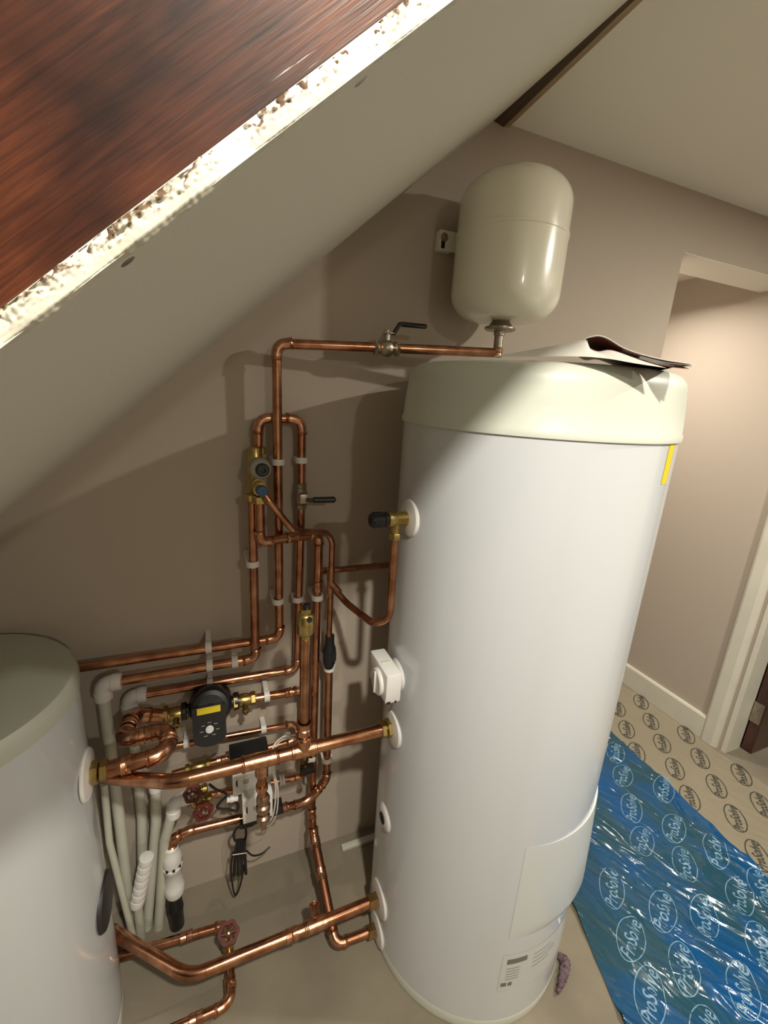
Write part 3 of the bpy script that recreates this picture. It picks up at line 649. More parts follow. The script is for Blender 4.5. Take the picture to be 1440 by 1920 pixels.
MB().box((v2[0] - 0.010, v2[1] - 0.032, v2[2] - 0.013), (v2[0] + 0.012, v2[1] - 0.012, v2[2] + 0.011), 0.002).obj('stem', MNICK, t2)
g = MB(); lz = v2[2] - 0.003; g.tube([(v2[0] + 0.006, 1.026, lz), (v2[0] + 0.022, 1.026, lz), (v2[0] + 0.024, 1.026, lz), (v2[0] + 0.075, 1.022, lz), (v2[0] + 0.079, 1.022, lz)], [0.004, 0.005, 0.0075, 0.0082, 0.004], 12); g.obj('lever', MBLK, t2, 'black plastic lever')

# pressure reducing valve block with round gauge cap and blue relief cap
pv = thing('pressure_reducing_valve', 'brass pressure valve block with black knob and blue cap at top of the pipes', 'valve', (0.11, 1.03, 1.27))
mb = MB(); mb.lathe([(0.0125, 1.200), (0.016, 1.205), (0.016, 1.222), (0.019, 1.232), (0.019, 1.318), (0.0165, 1.322), (0.0165, 1.342), (0.0125, 1.345)], (0.110, 1.036, 0), n=20)
hexnut(mb, (0.119, 1.058, 1.325), (0, 0, 1), 0.019, 0.016); mb.lathe([(0.015, 0), (0.015, 0.03)], (0.113, 1.03, 1.262), (0, -1, 0), n=18); hexnut(mb, (0.113, 0.990, 1.222), (0, 0, 1), 0.0165, 0.018); hexnut(mb, (0.0985, 1.008, 1.224), (0, 0, 1), 0.0165, 0.016)
mb.lathe([(0.014, 0), (0.014, 0.05)], (0.113, 1.03, 1.255), (0, -1, 0), n=18); mb.lathe([(0.010, 0), (0.010, 0.03)], (0.117, 0.975, 1.252), (0.5, 0, -0.86), n=14)
mb.obj('body', MBRASS, pv, 'dull brass body')
gk = MB(); gc = V3((0.1159, 0.9850, 1.3010)); gk.lathe([(0.021, -0.03), (0.0235, -0.028), (0.0235, -0.001), (0.020, 0.003), (0.014, 0.004)], gc, (0, -1, 0), n=32); gk.obj('bezel', MGREYB, pv, 'round grey bezel')
kn = MB(); kn.lathe([(0.0145, 0.0), (0.0145, 0.014), (0.012, 0.017), (0.006, 0.017), (0.005, 0.012), (0.0, 0.012)], gc + V3((0.002, 0, 0)), (0.05, -1, 0.05), n=24); kn.obj('knob', MBLK, pv, 'black adjusting knob')
bc = V3((0.1148, 0.9720, 1.2555)); bl = MB(); bl.lathe([(0.012, -0.012), (0.0125, 0.0), (0.0125, 0.012), (0.011, 0.014), (0.0, 0.0145)], bc, (0.05, -1, 0.05), n=14); bl.obj('relief_cap', MBLUE, pv, 'dark blue relief cap')
br = MB(); br.lathe([(0.0125, 0), (0.0165, 0.001), (0.0165, 0.006), (0.0125, 0.008)], bc + V3((0, 0.018, 0)), (0, -1, 0), n=20, cap=False); br.obj('collar', MBRASS, pv)

# temperature and pressure relief valve on the cylinder
tp = thing('relief_valve', 'brass relief valve with black cap sticking out of the cylinder', 'valve', (XP - 0.03, CY, 1.236))
mb = MB(); prof = [(0.012, -0.002), (0.014, 0.0)]
for k in range(6): prof += [(0.0145, 0.002 + k * 0.0045), (0.0132, 0.0042 + k * 0.0045)]
prof += [(0.0165, 0.031), (0.0165, 0.046), (0.013, 0.048)]
mb.lathe(prof, (XP - 0.002, CY, 1.236), (-1, 0, 0), n=24); hexnut(mb, (0.3555, CY, 1.192), (0, 0, 1), 0.0125, 0.014); mb.lathe([(0.0095, 1.204), (0.0095, 1.226)], (0.3555, CY, 0), n=14); mb.obj('body', MBRASS, tp, 'ribbed brass body')
kb = MB(); kb.lathe([(0.014, 0.0), (0.0155, 0.002), (0.0155, 0.006), (0.0135, 0.008), (0.0145, 0.010), (0.0145, 0.034), (0.012, 0.037), (0.008, 0.037), (0.007, 0.035), (0.0, 0.035)], (XP - 0.049, CY, 1.236), (-1, 0, 0), n=20); kb.obj('cap', MBLK, tp, 'dark grey ribbed cap')
for k in range(10):
    a = 2 * math.pi * k / 10; p = V3((XP - 0.059, CY + 0.0143 * math.cos(a), 1.236 + 0.0143 * math.sin(a)))
    MB().box((p.x - 0.022, p.y - 0.0015, p.z - 0.0015), (p.x, p.y + 0.0015, p.z + 0.0015)).obj('rib', MBLK, tp)

# thermostat box
ts = thing('thermostat_box', 'white plastic thermostat box with dial on the side of the cylinder', 'thermostat', (0.355, 0.772, 0.865))
MB().box((0.338, 0.722, 0.832), (0.3745, 0.826, 0.902), 0.004).obj('case', MWPL, ts)
dl = MB(); dl.lathe([(0.030, 0), (0.030, 0.005), (0.027, 0.008), (0.0, 0.008)], (0.338, 0.765, 0.862), (-1, 0, 0), n=32); dl.box((0.326, 0.762, 0.836), (0.3302, 0.768, 0.888), 0.001); dl.obj('dial', MWPL, ts, 'white round dial')
MB().box((0.345, 0.769, 0.9018), (0.366, 0.776, 0.9032), 0.0005).obj('top_slot', MTRIM, ts); MB().box((0.341, 0.7215, 0.832), (0.350, 0.7225, 0.838)).obj('clip_slot', MDARK, ts); MB().box((0.360, 0.7215, 0.832), (0.364, 0.7225, 0.838)).obj('clip_slot', MDARK, ts)
MB().lathe([(0.010, 0), (0.010, 0.012)], (0.374, CY, 0.865), (1, 0, 0), n=16).obj('neck', MWPL, ts)

# brass air vent on the riser
av = thing('air_vent', 'bright brass automatic air vent on top of the riser', 'air vent', (0.174, PY, 0.985))
mb = MB(); mb.lathe([(0.006, 0.990), (0.010, 0.992), (0.010, 1.000), (0.0165, 1.004), (0.018, 1.008), (0.018, 1.026), (0.0185, 1.0275), (0.018, 1.029), (0.018, 1.046), (0.016, 1.049), (0.012, 1.051), (0.012, 1.060), (0.0, 1.061)], (0.174, PY, 0), n=28); mb.obj('body', MBRASS, av)
MB().lathe([(0.0065, 1.060), (0.0075, 1.061), (0.0075, 1.068), (0.0, 1.069)], (0.176, PY, 0), n=16).obj('cap', MBLK, av, 'small black vent cap')
MB().lathe([(0.005, 0), (0.0055, 0.001), (0.0055, 0.005), (0.0, 0.005)], (0.177, PY - 0.016, 1.043), (0.15, -1, 0.1), n=14).obj('side_plug', MBLK, av, 'small black side plug')

# black tundish
td = thing('tundish', 'small black plastic tundish on the thin discharge pipe', 'tundish', (0.294, 1.012, 0.78))
MB().lathe([(0.0082, 0.842), (0.0125, 0.840), (0.0125, 0.818), (0.0135, 0.812), (0.0175, 0.800), (0.0185, 0.786), (0.0165, 0.776), (0.0175, 0.770), (0.0165, 0.755), (0.0135, 0.745), (0.0118, 0.740)], (0.2945, 1.013, 0), n=22).obj('body', MBLK, td)
MB().box((0.2975, 0.9955, 0.768), (0.3095, 1.001, 0.796), 0.002).obj('lug', MBLK, td)

# circulating pump
pm = thing('circulating_pump', 'black circulating pump with yellow sticker on the copper pump line', 'pump', (-0.012, 1.0, 0.68))
mb = MB(); mb.lathe([(0.046, 0.0), (0.052, 0.006), (0.052, 0.040), (0.044, 0.050)], (-0.012, 1.062, 0.678), (0, -1, 0), n=32); mb.lathe([(0.017, -0.070), (0.022, -0.068), (0.022, -0.058), (0.016, -0.054), (0.016, 0.054), (0.022, 0.058), (0.022, 0.068), (0.017, 0.070)], (-0.012, 1.034, 0.674), (1, 0, 0), n=24); mb.obj('volute', MBLK, pm, 'black cast volute')
mh = MB(); mh.lathe([(0.044, 0.0), (0.044, 0.052), (0.040, 0.058), (0.030, 0.060), (0.029, 0.057), (0.010, 0.057), (0.008, 0.060), (0.0, 0.060)], (-0.012, 1.012, 0.702), (0, -0.90, 0.43), n=32); mh.obj('motor', MBLK, pm, 'round black motor with silver vent screw')
hb_ = V3((-0.012, 1.012, 0.702)) + V3((0, -0.90, 0.43)).normalized() * 0.060
MB().lathe([(0.004, 0), (0.004, 0.002), (0.0, 0.002)], hb_, (0, -0.90, 0.43), n=12).obj('vent_screw', MNICK, pm)
box_poly = [(-0.037, 0.040), (-0.034, 0.044), (0.034, 0.044), (0.037, 0.040), (0.037, -0.028)] + [(0.037 * math.cos(a), -0.028 - 0.022 * math.sin(a)) for a in [math.pi * k / 10 for k in range(1, 10)]] + [(-0.037, -0.028)]
fr = V3((0, -0.94, 0.34)).normalized(); upv = V3((0, 0.34, 0.94)).normalized(); bo = V3((-0.016, 0.938, 0.697))
MB().prism(box_poly, bo, (1, 0, 0), upv, -fr * 0.050).obj('terminal_box', MBLK, pm, 'black terminal box', smooth=30)
yo = bo + fr * 0.0006
MB().prism([(-0.026, 0.027), (0.026, 0.027), (0.026, 0.042), (-0.026, 0.042)], yo, (1, 0, 0), upv, fr * 0.0006).obj('sticker', MYEL, pm, 'yellow sticker', smooth=0)
MB().lathe([(0.009, 0), (0.009, 0.002), (0.0065, 0.003), (0.0065, 0.005), (0.0, 0.005)], yo + upv * -0.010, fr, n=20).obj('speed_knob', MSTICK, pm, 'small silver speed knob')
for k in range(7):
    a = math.radians(-60 + k * 50); q = yo + V3((0.018 * math.cos(a), 0, 0)) + upv * (-0.010 + 0.016 * math.sin(a))
    MB().prism([(-0.004, -0.0008), (0.004, -0.0008), (0.004, 0.0008), (-0.004, 0.0008)], q, (1, 0, 0), upv, fr * 0.0004).obj('print', MGREYB, pm, smooth=0)
def pump_valve(lab_, x, d):
    t = thing('pump_valve', lab_, 'valve', (x, 1.032, 0.674))
    mb = MB(); hexnut(mb, (x - 0.030, 1.032, 0.674), (1, 0, 0), 0.0225, 0.012); hexnut(mb, (x + 0.014, 1.032, 0.674), (1, 0, 0), 0.018, 0.013); mb.lathe([(0.014, -0.020), (0.0165, -0.016), (0.0175, 0.0), (0.0150, 0.014)], (x, 1.032, 0.674), (1, 0, 0), n=20); mb.lathe([(0.007, 0.010), (0.007, 0.030), (0.0095, 0.031), (0.0095, 0.036), (0.004, 0.037), (0.004, 0.043), (0.0, 0.044)], (x - 0.001, 1.032, 0.674), (0, -0.9, -0.3), n=12)
    mb.obj('body', MBRASS, t, 'dull brass body'); return t
pump_valve('brass pump valve right of the black pump', 0.072, 1); pump_valve('dull brass pump valve left of the black pump', -0.092, -1)

# motor valves
def motor_valve(lab_, lo, hi, top, axis_z, axis_y, lever):
    t = thing('motor_valve', lab_, 'valve', (lo[0], hi[1], lo[2]), 'motorised valves')
    MB().box(lo, hi, 0.002).obj('motor_cover', MWPL, t, 'white plastic motor cover')
    if top: MB().box((lo[0] - 0.004, lo[1] + 0.004, hi[2] + 0.0005), (hi[0] + 0.028, hi[1], hi[2] + top), 0.002).obj('top_housing', MBLK, t, 'black housing')
    MB().box((lo[0] + 0.002, lo[1] + 0.006, lo[2] - 0.010), (hi[0] + 0.03, hi[1] - 0.004, lo[2] - 0.0005), 0.001).obj('base_plate', MBLK, t, 'black base plate')
    xm = (lo[0] + hi[0]) / 2
    mb = MB(); mb.lathe([(0.009, -0.034), (0.014, -0.032), (0.014, -0.022), (0.012, -0.02), (0.015, 0.0), (0.012, 0.02), (0.014, 0.022), (0.014, 0.032), (0.009, 0.034)], (xm, axis_y, axis_z), (1, 0, -0.06), n=12); mb.obj('valve_body', MBRASS, t, 'brass valve body')
    cx, cz = lo[0] + 0.012, (lo[2] + hi[2]) / 2 + 0.004
    arc = [(cx + 0.006 * math.cos(a) * 0.7, cz + 0.012 * math.sin(a)) for a in [math.pi / 2 + math.pi * k / 8 for k in range(9)]]
    MB().prism(arc, (0, lo[1] - 0.0004, 0), (1, 0, 0), (0, 0, 1), (0, 0.0008, 0)).obj('lever_slot', MDARK, t)
    for k in range(3): MB().box((lo[0] + 0.026, lo[1] - 0.0004, cz + 0.004 - k * 0.005), (lo[0] + 0.040, lo[1] + 0.0004, cz + 0.006 - k * 0.005)).obj('print', MPRINT, t)
    return t
motor_valve('motor valve with white cover and black top, directly behind the main pipe', (0.031, 0.958, 0.442), (0.096, 1.018, 0.512), 0.044, 0.491, 1.040, 0)
m2 = motor_valve('motor valve with white cover below the main pipe, black cable under it', (0.052, 0.930, 0.372), (0.128, 0.985, 0.452), 0, 0.385, 1.030, 0)
mb = MB(); mb.tube([(0.0421, 0.9500, 0.4415), (0.0148, 0.9500, 0.4464)], 0.0065, 12); mb.tube([(0.0304, 0.9500, 0.4458), (0.0226, 0.9500, 0.4470)], 0.009, 12); mb.obj('cable_gland', MWPL, m2, 'white cable gland')

# wheel valves
def wheel_valve(lab_, c, n, r=0.022, body=None):
    t = thing('wheel_valve', lab_, 'valve', c, 'red wheel valves')
    c = V3(c); n = V3(n).normalized(); x, y, z = frame(n); w = MB(); k = 40; ring_o = []
    prof = []
    for j in range(k):
        a = 2 * math.pi * j / k; rr = r * (1 + 0.07 * math.cos(a * 6)); prof.append((rr * math.cos(a), rr * math.sin(a)))
    inner = [(p[0] * 0.66, p[1] * 0.66) for p in prof]
    vs = []
    for h in (-0.004, 0.004):
        for pr in (prof, inner):
            for p in pr: vs.append(c + x * p[0] + y * p[1] + n * h)
    fs = []
    for j in range(k):
        q = (j + 1) % k
        fs += [(j, q, 2 * k + q, 2 * k + j), (k + j, 3 * k + j, 3 * k + q, k + q), (j, k + j, k + q, q), (2 * k + j, 2 * k + q, 3 * k + q, 3 * k + j)]
    w.add(vs, fs); w.obj('handwheel', MRED, t, 'dark red hand wheel')
    sp = MB()
    for a in (0, math.pi / 2):
        d = x * math.cos(a) + y * math.sin(a); sp.tube([c - d * r * 0.7, c + d * r * 0.7], 0.0035, 8)
    sp.lathe([(0.008, -0.004), (0.008, 0.003)], c, n, n=14); sp.obj('spokes', MRED, t)
    MB().lathe([(0.0055, 0.0), (0.006, 0.004), (0.004, 0.007), (0.0, 0.008)], c + n * 0.0005, n, n=12).obj('wheel_nut', MNICK, t, 'silver centre nut')
    st = MB(); st.lathe([(0.0045, 0.004), (0.0045, 0.018), (0.010, 0.020), (0.010, 0.030), (0.013, 0.032), (0.013, 0.044), (0.009, 0.050), (0.0, 0.051)], c, -n, n=14); 
    if body: st.lathe([(0.008, -0.026), (0.0135, -0.024), (0.0135, -0.014), (0.011, -0.012), (0.011, 0.012), (0.0135, 0.014), (0.0135, 0.024), (0.008, 0.026)], c - n * 0.046, body, n=12)
    st.obj('body', MBRASS, t, 'dull brass body'); return t
wheel_valve('red wheel valve facing forward below the main pipe, near white elbow', (-0.0420, 0.9550, 0.4260), (0.1, -1, 0.25), 0.0235, (1, 0, 0))
wheel_valve('red wheel valve half hidden under the bend of the main pipe', (-0.0643, 0.9650, 0.4802), (-0.2, -0.8, 0.7), 0.021, (1, 0, 0))
wheel_valve('red wheel valve low over the floor behind the bottom main pipe', (0.004, 0.862, 0.108), (0.05, -0.35, 1), 0.026, (0, 1, 0))
# small black handled drain valve at the foot of the pump line drop
dv = thing('drain_valve', 'small valve with black tab and silver ball below the main pipe tee', 'valve', (0.237, 1.0, 0.43))
p = V3((0.2334, 0.9850, 0.4420)); MB().box((p.x - 0.022, p.y - 0.012, p.z - 0.012), (p.x + 0.018, p.y + 0.006, p.z + 0.012), 0.003).obj('tab', MBLK, dv, 'black plastic tab')
MB().lathe([(0.010, 0.0), (0.013, 0.002), (0.013, 0.02), (0.009, 0.024)], (p.x - 0.006, 1.003, p.z + 0.014), (0, 0, 1), n=14).obj('body', MBRASS, dv)
q = V3((0.2279, 0.9850, 0.3966)); MB().lathe([(0.0, -0.010), (0.006, -0.008), (0.0095, -0.003), (0.0095, 0.003), (0.006, 0.010), (0.005, 0.018)], q, (0, 0.2, 1), n=16).obj('ball_end', MNICK, dv, 'silver ball end')
MB().tube([(p.x - 0.004, 1.0, p.z), (p.x + 0.006, 1.03, p.z)], 0.008, 12).obj('spigot', MBRASS, dv)

# ================================================================== WHITE PLASTIC PIPES
def wpipe(lab_, pts, r=0.0130, rad=0.03, loc=None): 
    t = thing('plastic_pipe', lab_, 'pipe', loc or (pts[-1][0], pts[-1][1], 0.0), 'white plastic pipes'); bent(t, pts, r, rad, MWPIPE); return t
def push_elbow(t, corner, d1, d2, r=0.0190, l=0.038):
    c = V3(corner); d1 = V3(d1).normalized(); d2 = V3(d2).normalized(); mb = MB()
    st, arcs = fillet([c + d1 * l, c, c + d2 * l], 0.016); path = [st[0][0]] + arcs[0] + [st[-1][1]]
    mb.tube(path, r * 0.92, 16)
    for d in (d1, d2): mb.lathe([(r * 0.85, l * 0.45), (r, l * 0.5), (r * 1.04, l * 0.72), (r, l * 1.0), (r * 0.8, l * 1.04)], c, d, n=18)
    return mb.obj('push_fit_elbow', MWPL, t, 'white push fit elbow')
w1 = wpipe('white plastic pipe dropping beside the tank from the upper white elbow', [(-0.236, 1.008, 0.785), (-0.236, 1.010, 0.40), (-0.243, 1.020, 0.0)])
push_elbow(w1, (-0.236, 1.008, 0.809), (1, 0, 0), (0, 0, -1))
w2 = wpipe('white plastic pipe dropping from the lower white elbow under the third pipe', [(-0.196, 1.06, 0.700), (-0.196, 1.058, 0.35), (-0.220, 1.050, 0.0)])
push_elbow(w2, (-0.196, 1.06, 0.726), (1, 0, 0), (0, 0, -1))
w3 = wpipe('white plastic pipe with flared cap behind the tank outlet, third of the row', [(-0.1531, 1.0300, 0.4663), (-0.1596, 1.0300, 0.3535), (-0.206, 1.022, 0.0)])
c3 = V3((-0.1537, 1.0300, 0.4751)); MB().lathe([(0.010, -0.022), (0.0155, -0.018), (0.0165, 0.0), (0.0155, 0.006), (0.010, 0.007)], c3, (0, 0, 1), n=18).obj('socket', MWPL, w3, 'white socket end')
w4 = wpipe('white plastic pipe leaning down from the white elbow beside the red wheels', [(-0.1183, 0.9850, 0.4065), (-0.1398, 1.0000, 0.3171), (-0.176, 1.012, 0.0)])
c4 = V3((-0.1110, 0.9850, 0.4470)); push_elbow(w4, c4, (0.96, 0.0, 0.16), (-0.05, 0, -1), 0.0175, 0.040)
w5 = wpipe('white ribbed plastic coupling pipe leaning in the bundle of white pipes', [(-0.1819, 0.9650, 0.3024), (-0.2089, 0.9650, 0.1835), (-0.215, 0.985, 0.02)], 0.0105)
sg = [V3((-0.1800, 0.9650, 0.3123)), V3((-0.2089, 0.9650, 0.1835)), V3((-0.2135, 0.983, 0.03))]
for k in range(7):
    a = k / 6; p = sg[0].lerp(sg[1], a); d = (sg[1] - sg[0]).normalized()
    MB().lathe([(0.010, -0.011), (0.0165, -0.009), (0.0175, 0.0), (0.0165, 0.009), (0.010, 0.011)], p, d, n=16).obj('rib', MWPL, w5)
wx = wpipe('thin white plastic pipe close against the tank, leftmost of the bundle', [(-0.2477, 0.9700, 0.5699), (-0.2530, 0.9700, 0.3943), (-0.226, 0.972, 0.0)], 0.008)
# white waste fitting with black pipe below
ww = thing('waste_fitting', 'white ribbed waste fitting on a black pipe under the copper pipe end', 'fitting', (-0.127, 1.0, 0.0))
MB().lathe([(0.0125, 0.292), (0.0175, 0.288), (0.0185, 0.272), (0.022, 0.266), (0.024, 0.250), (0.024, 0.236), (0.0215, 0.234), (0.0215, 0.226), (0.024, 0.224), (0.024, 0.214), (0.0225, 0.212), (0.0225, 0.158), (0.025, 0.154), (0.025, 0.130), (0.022, 0.122), (0.018, 0.120)], (-0.127, 1.0, 0), n=28).obj('body', MWPL, ww, 'white ribbed plastic body')
for k in range(8):
    a = 2 * math.pi * k / 8 + 0.2; p = V3((-0.127 + 0.0216 * math.cos(a), 1.0 + 0.0216 * math.sin(a), 0.230))
    MB().box((p.x - 0.003, p.y - 0.003, p.z - 0.004), (p.x + 0.003, p.y + 0.003, p.z + 0.004)).obj('window_slot', MDARK, ww)
MB().lathe([(0.019, 0.0), (0.019, 0.060), (0.0205, 0.062), (0.0205, 0.072), (0.019, 0.074), (0.018, 0.125)], (-0.129, 1.0, 0), n=22).obj('black_pipe', MBLK, ww, 'glossy black waste pipe')
# mini trunking low on the wall by the cylinder
k1 = V3((0.3680, 1.0448, 0.0060)); MB_ = MB().box((k1.x, k1.y - 0.010, 0.0008), (0.54, k1.y + 0.010, 0.013), 0.002); tag(MB_.obj('mini_trunking', MWPIPE), 'white mini trunking on the floor along the wall beside the cylinder', 'trunking')
k2 = V3((0.4125, 1.0820, -0.0092)); tag(MB().tube([(k2.x, 1.0855, k2.z), (0.52, 1.0855, k2.z + 0.002)], 0.0036, 10).obj('white_cable', MCABW), 'thin white cable along the wall above the mini trunking', 'cable')

# ================================================================== CABLES
tag(MB().tube(spline([(0.1853, 0.9300, 0.6171), (0.1524, 0.9200, 0.6288), (0.1257, 0.9000, 0.6223), (0.1240, 0.9000, 0.5611), (0.1330, 0.9100, 0.4803), (0.1299, 0.9300, 0.3798), (0.1139, 0.9500, 0.3261), (0.1029, 0.9800, 0.2898)]), 0.0021, 8).obj('white_cable', MCABW), 'white cable arching over the main pipe, outer of two', 'cable')
tag(MB().tube(spline([(0.1846, 0.9400, 0.6002), (0.1514, 0.9300, 0.6104), (0.1316, 0.9050, 0.6111), (0.1286, 0.9050, 0.5547), (0.1391, 0.9150, 0.4694), (0.1391, 0.9350, 0.3761), (0.1260, 0.9550, 0.3154), (0.1063, 0.9850, 0.2767)]), 0.0021, 8).obj('white_cable', MCABW), 'white cable arching over the main pipe, inner of two', 'cable')
bk = thing('black_cable_coil', 'coiled black cable with a pale tie hanging under the lower motor valve', 'cable', (0.0441, 0.9850, 0.2070))
MB().tube(spline([(0.0999, 0.9750, 0.3218), (0.0741, 0.9750, 0.3132), (0.0407, 0.9800, 0.3078), (0.0292, 0.9850, 0.2819), (0.0354, 0.9850, 0.2541), (0.0522, 0.9850, 0.2429), (0.0612, 0.9850, 0.2625), (0.0605, 0.9850, 0.2975), (0.0498, 0.9850, 0.3191)]), 0.0034, 8).obj('loop', MBLKR, bk)
MB().tube([(0.1009, 0.9700, 0.3328), (0.0739, 0.9700, 0.3267), (0.0462, 0.9750, 0.3171)], [0.009, 0.012, 0.008], 10).obj('bundle', MBLKR, bk)
for k in range(4):
    o = (k - 1.5) * 0.006
    pts = [V3((0.0483, 0.9850, 0.2602)), V3((0.0445, 0.9850, 0.2227)), V3((0.0435, 0.9850, 0.1834)), V3((0.0422, 0.9850, 0.1312))]
    MB().tube(spline([p + V3((o * (1 + 0.25 * i % 2), -0.002 * k, 0)) for i, p in enumerate(pts)]), 0.0042, 8).obj('strand', MBLKR, bk)
MB().tube(spline([(0.0260, 0.9850, 0.2192), (0.0188, 0.9850, 0.1688), (0.0210, 0.9850, 0.0963), (0.0271, 0.9850, 0.0556), (0.0377, 0.9850, 0.0712), (0.0493, 0.9850, 0.1237), (0.0596, 0.9850, 0.1901)]), 0.0026, 8).obj('strand', MBLKR, bk)
MB().tube(spline([(0.0615, 0.9850, 0.2092), (0.0788, 0.9900, 0.1769), (0.1036, 1.0000, 0.1591), (0.1294, 1.0100, 0.1619)]), 0.0025, 8).obj('strand', MBLKR, bk)
MB().tube([(0.0241, 0.9760, 0.2217), (0.0436, 0.9740, 0.2193), (0.0607, 0.9760, 0.2130)], 0.0012, 8).obj('cable_tie', MCABW, bk, 'pale cable tie')
tag(MB().tube(spline([(-0.0251, 0.9700, 0.4915), (-0.0093, 0.9550, 0.4844), (0.0154, 0.9550, 0.4582), (-0.0021, 0.9600, 0.4331), (-0.0079, 0.9650, 0.4122), (0.0179, 0.9650, 0.3969), (0.0390, 0.9650, 0.3851), (0.0420, 0.9600, 0.4111), (0.0291, 0.9550, 0.4357)]), 0.0032, 8).obj('black_cable', MBLKR), 'black cable looping between red wheel and white motor valve', 'cable')

# ================================================================== BOOKLET ON THE LID
bkt = thing('booklet', 'white paper booklet folded open on top of the cylinder lid', 'booklet', (0.66, 0.68, 1.548))
def sheet(front, depth, m, name, label=None, th=0.0006, curl=None):
    """paper sheet: front edge polyline swept back along depth"""
    front = [V3(p) for p in front]; dv_ = V3(depth); vs = []; nd = 6
    for s_ in (0, 1):
        for i in range(nd + 1):
            t = i / nd
            for j, p in enumerate(front):
                q = p + dv_ * t; q.z = q.z + (1.5485 - min(p.z, 1.5485)) * min(1, t * 3) if p.z < 1.5485 else q.z
                if curl: q.z = 1.5485 + (q.z - 1.5485) * (1 - curl * t)
                vs.append(q + V3((0, 0, th * s_)))
    n = len(front); fs = []
    for s_ in (0, 1):
        b = s_ * n * (nd + 1)
        fs += [(b + i * n + j, b + i * n + j + 1, b + (i + 1) * n + j + 1, b + (i + 1) * n + j) for i in range(nd) for j in range(n - 1)]
    N_ = n * (nd + 1)
    fs += [(j, j + 1, N_ + j + 1, N_ + j) for j in range(n - 1)] + [(i * n, (i + 1) * n, N_ + (i + 1) * n, N_ + i * n) for i in range(nd)] + [(i * n + n - 1, (i + 1) * n + n - 1, N_ + (i + 1) * n + n - 1, N_ + i * n + n - 1) for i in range(nd)]
    return MB().add(vs, fs).obj(name, m, bkt, label, smooth=45)
dep = V3((0.643, 0.766, 0)) * 0.20
def loft(A, B, m, name, label=None, n=5, th=0.0008):
    A = spline(A, 5); B = spline(B, 5); vs = []; k = len(A)
    for s_ in (0, 1):
        for i in range(n + 1):
            for a, b in zip(A, B): vs.append(a.lerp(b, i / n) + V3((0.643, 0.766, 0)) * th * s_)
    fs = []; N_ = k * (n + 1)
    for s_ in (0, 1): fs += [(s_ * N_ + i * k + j, s_ * N_ + i * k + j + 1, s_ * N_ + (i + 1) * k + j + 1, s_ * N_ + (i + 1) * k + j) for i in range(n) for j in range(k - 1)]
    for i in (0, n): fs += [(i * k + j, i * k + j + 1, N_ + i * k + j + 1, N_ + i * k + j) for j in range(k - 1)]
    return MB().add(vs, fs).obj(name, m, bkt, label, smooth=45)
loft([(0.4632, 0.6556, 1.5509), (0.4959, 0.5955, 1.5512), (0.5201, 0.5516, 1.5515), (0.5368, 0.5259, 1.5509), (0.5480, 0.5113, 1.5497), (0.5605, 0.4982, 1.5479), (0.5810, 0.4784, 1.5436), (0.6146, 0.4527, 1.5389)],
     [(0.4747, 0.6721, 1.5536), (0.5298, 0.6388, 1.5679), (0.5645, 0.6032, 1.5775), (0.5839, 0.5804, 1.5838), (0.5848, 0.5730, 1.5720), (0.5929, 0.5597, 1.5654), (0.6013, 0.5397, 1.5666), (0.6242, 0.5008, 1.5510)], MPAPER, 'front_cover', 'white cover sloping up to the curled fold')
low = spline([(0.5856, 0.5737, 1.5721), (0.5937, 0.5604, 1.5655), (0.6020, 0.5404, 1.5667), (0.6152, 0.5084, 1.5552), (0.6292, 0.4640, 1.5425), (0.6411, 0.4384, 1.5391)], 5)
sheet(low, dep * 0.8, MRPAPER, 'inside_page', 'dark red printed inside page', 0.0005)
top = spline([(0.5835, 0.5820, 1.5831), (0.5850, 0.5807, 1.5856), (0.5895, 0.5757, 1.5881), (0.5975, 0.5663, 1.5897), (0.6044, 0.5527, 1.5844), (0.6123, 0.5304, 1.5709), (0.6207, 0.5050, 1.5609), (0.6296, 0.4663, 1.5508), (0.6430, 0.4367, 1.5457)], 5)
sheet(top, dep * 0.8, MPAPER, 'upper_pages', 'white upper pages', 0.0012, 0.3)
ins = spline([(0.5897, 0.5833, 1.5822), (0.5941, 0.5796, 1.5864), (0.6015, 0.5695, 1.5879), (0.6085, 0.5558, 1.5827), (0.6157, 0.5328, 1.5690)], 5)
sheet(ins, dep * 0.7, MRPAPER, 'inside_page', 'dark red printed inside page', 0.0004, 0.3)
for k in range(4):
    f_ = spline([(0.6220, 0.5053, 1.5579), (0.6309, 0.4665, 1.5479), (0.6430, 0.4381, 1.5450)], 5)
    sheet([p + V3((0.002 * k * (i / 10.0), 0, -0.0016 * k + 0.0009 * k * (i / 10.0))) for i, p in enumerate(f_)], dep * 0.9, MPAPER, 'page', None, 0.0004)

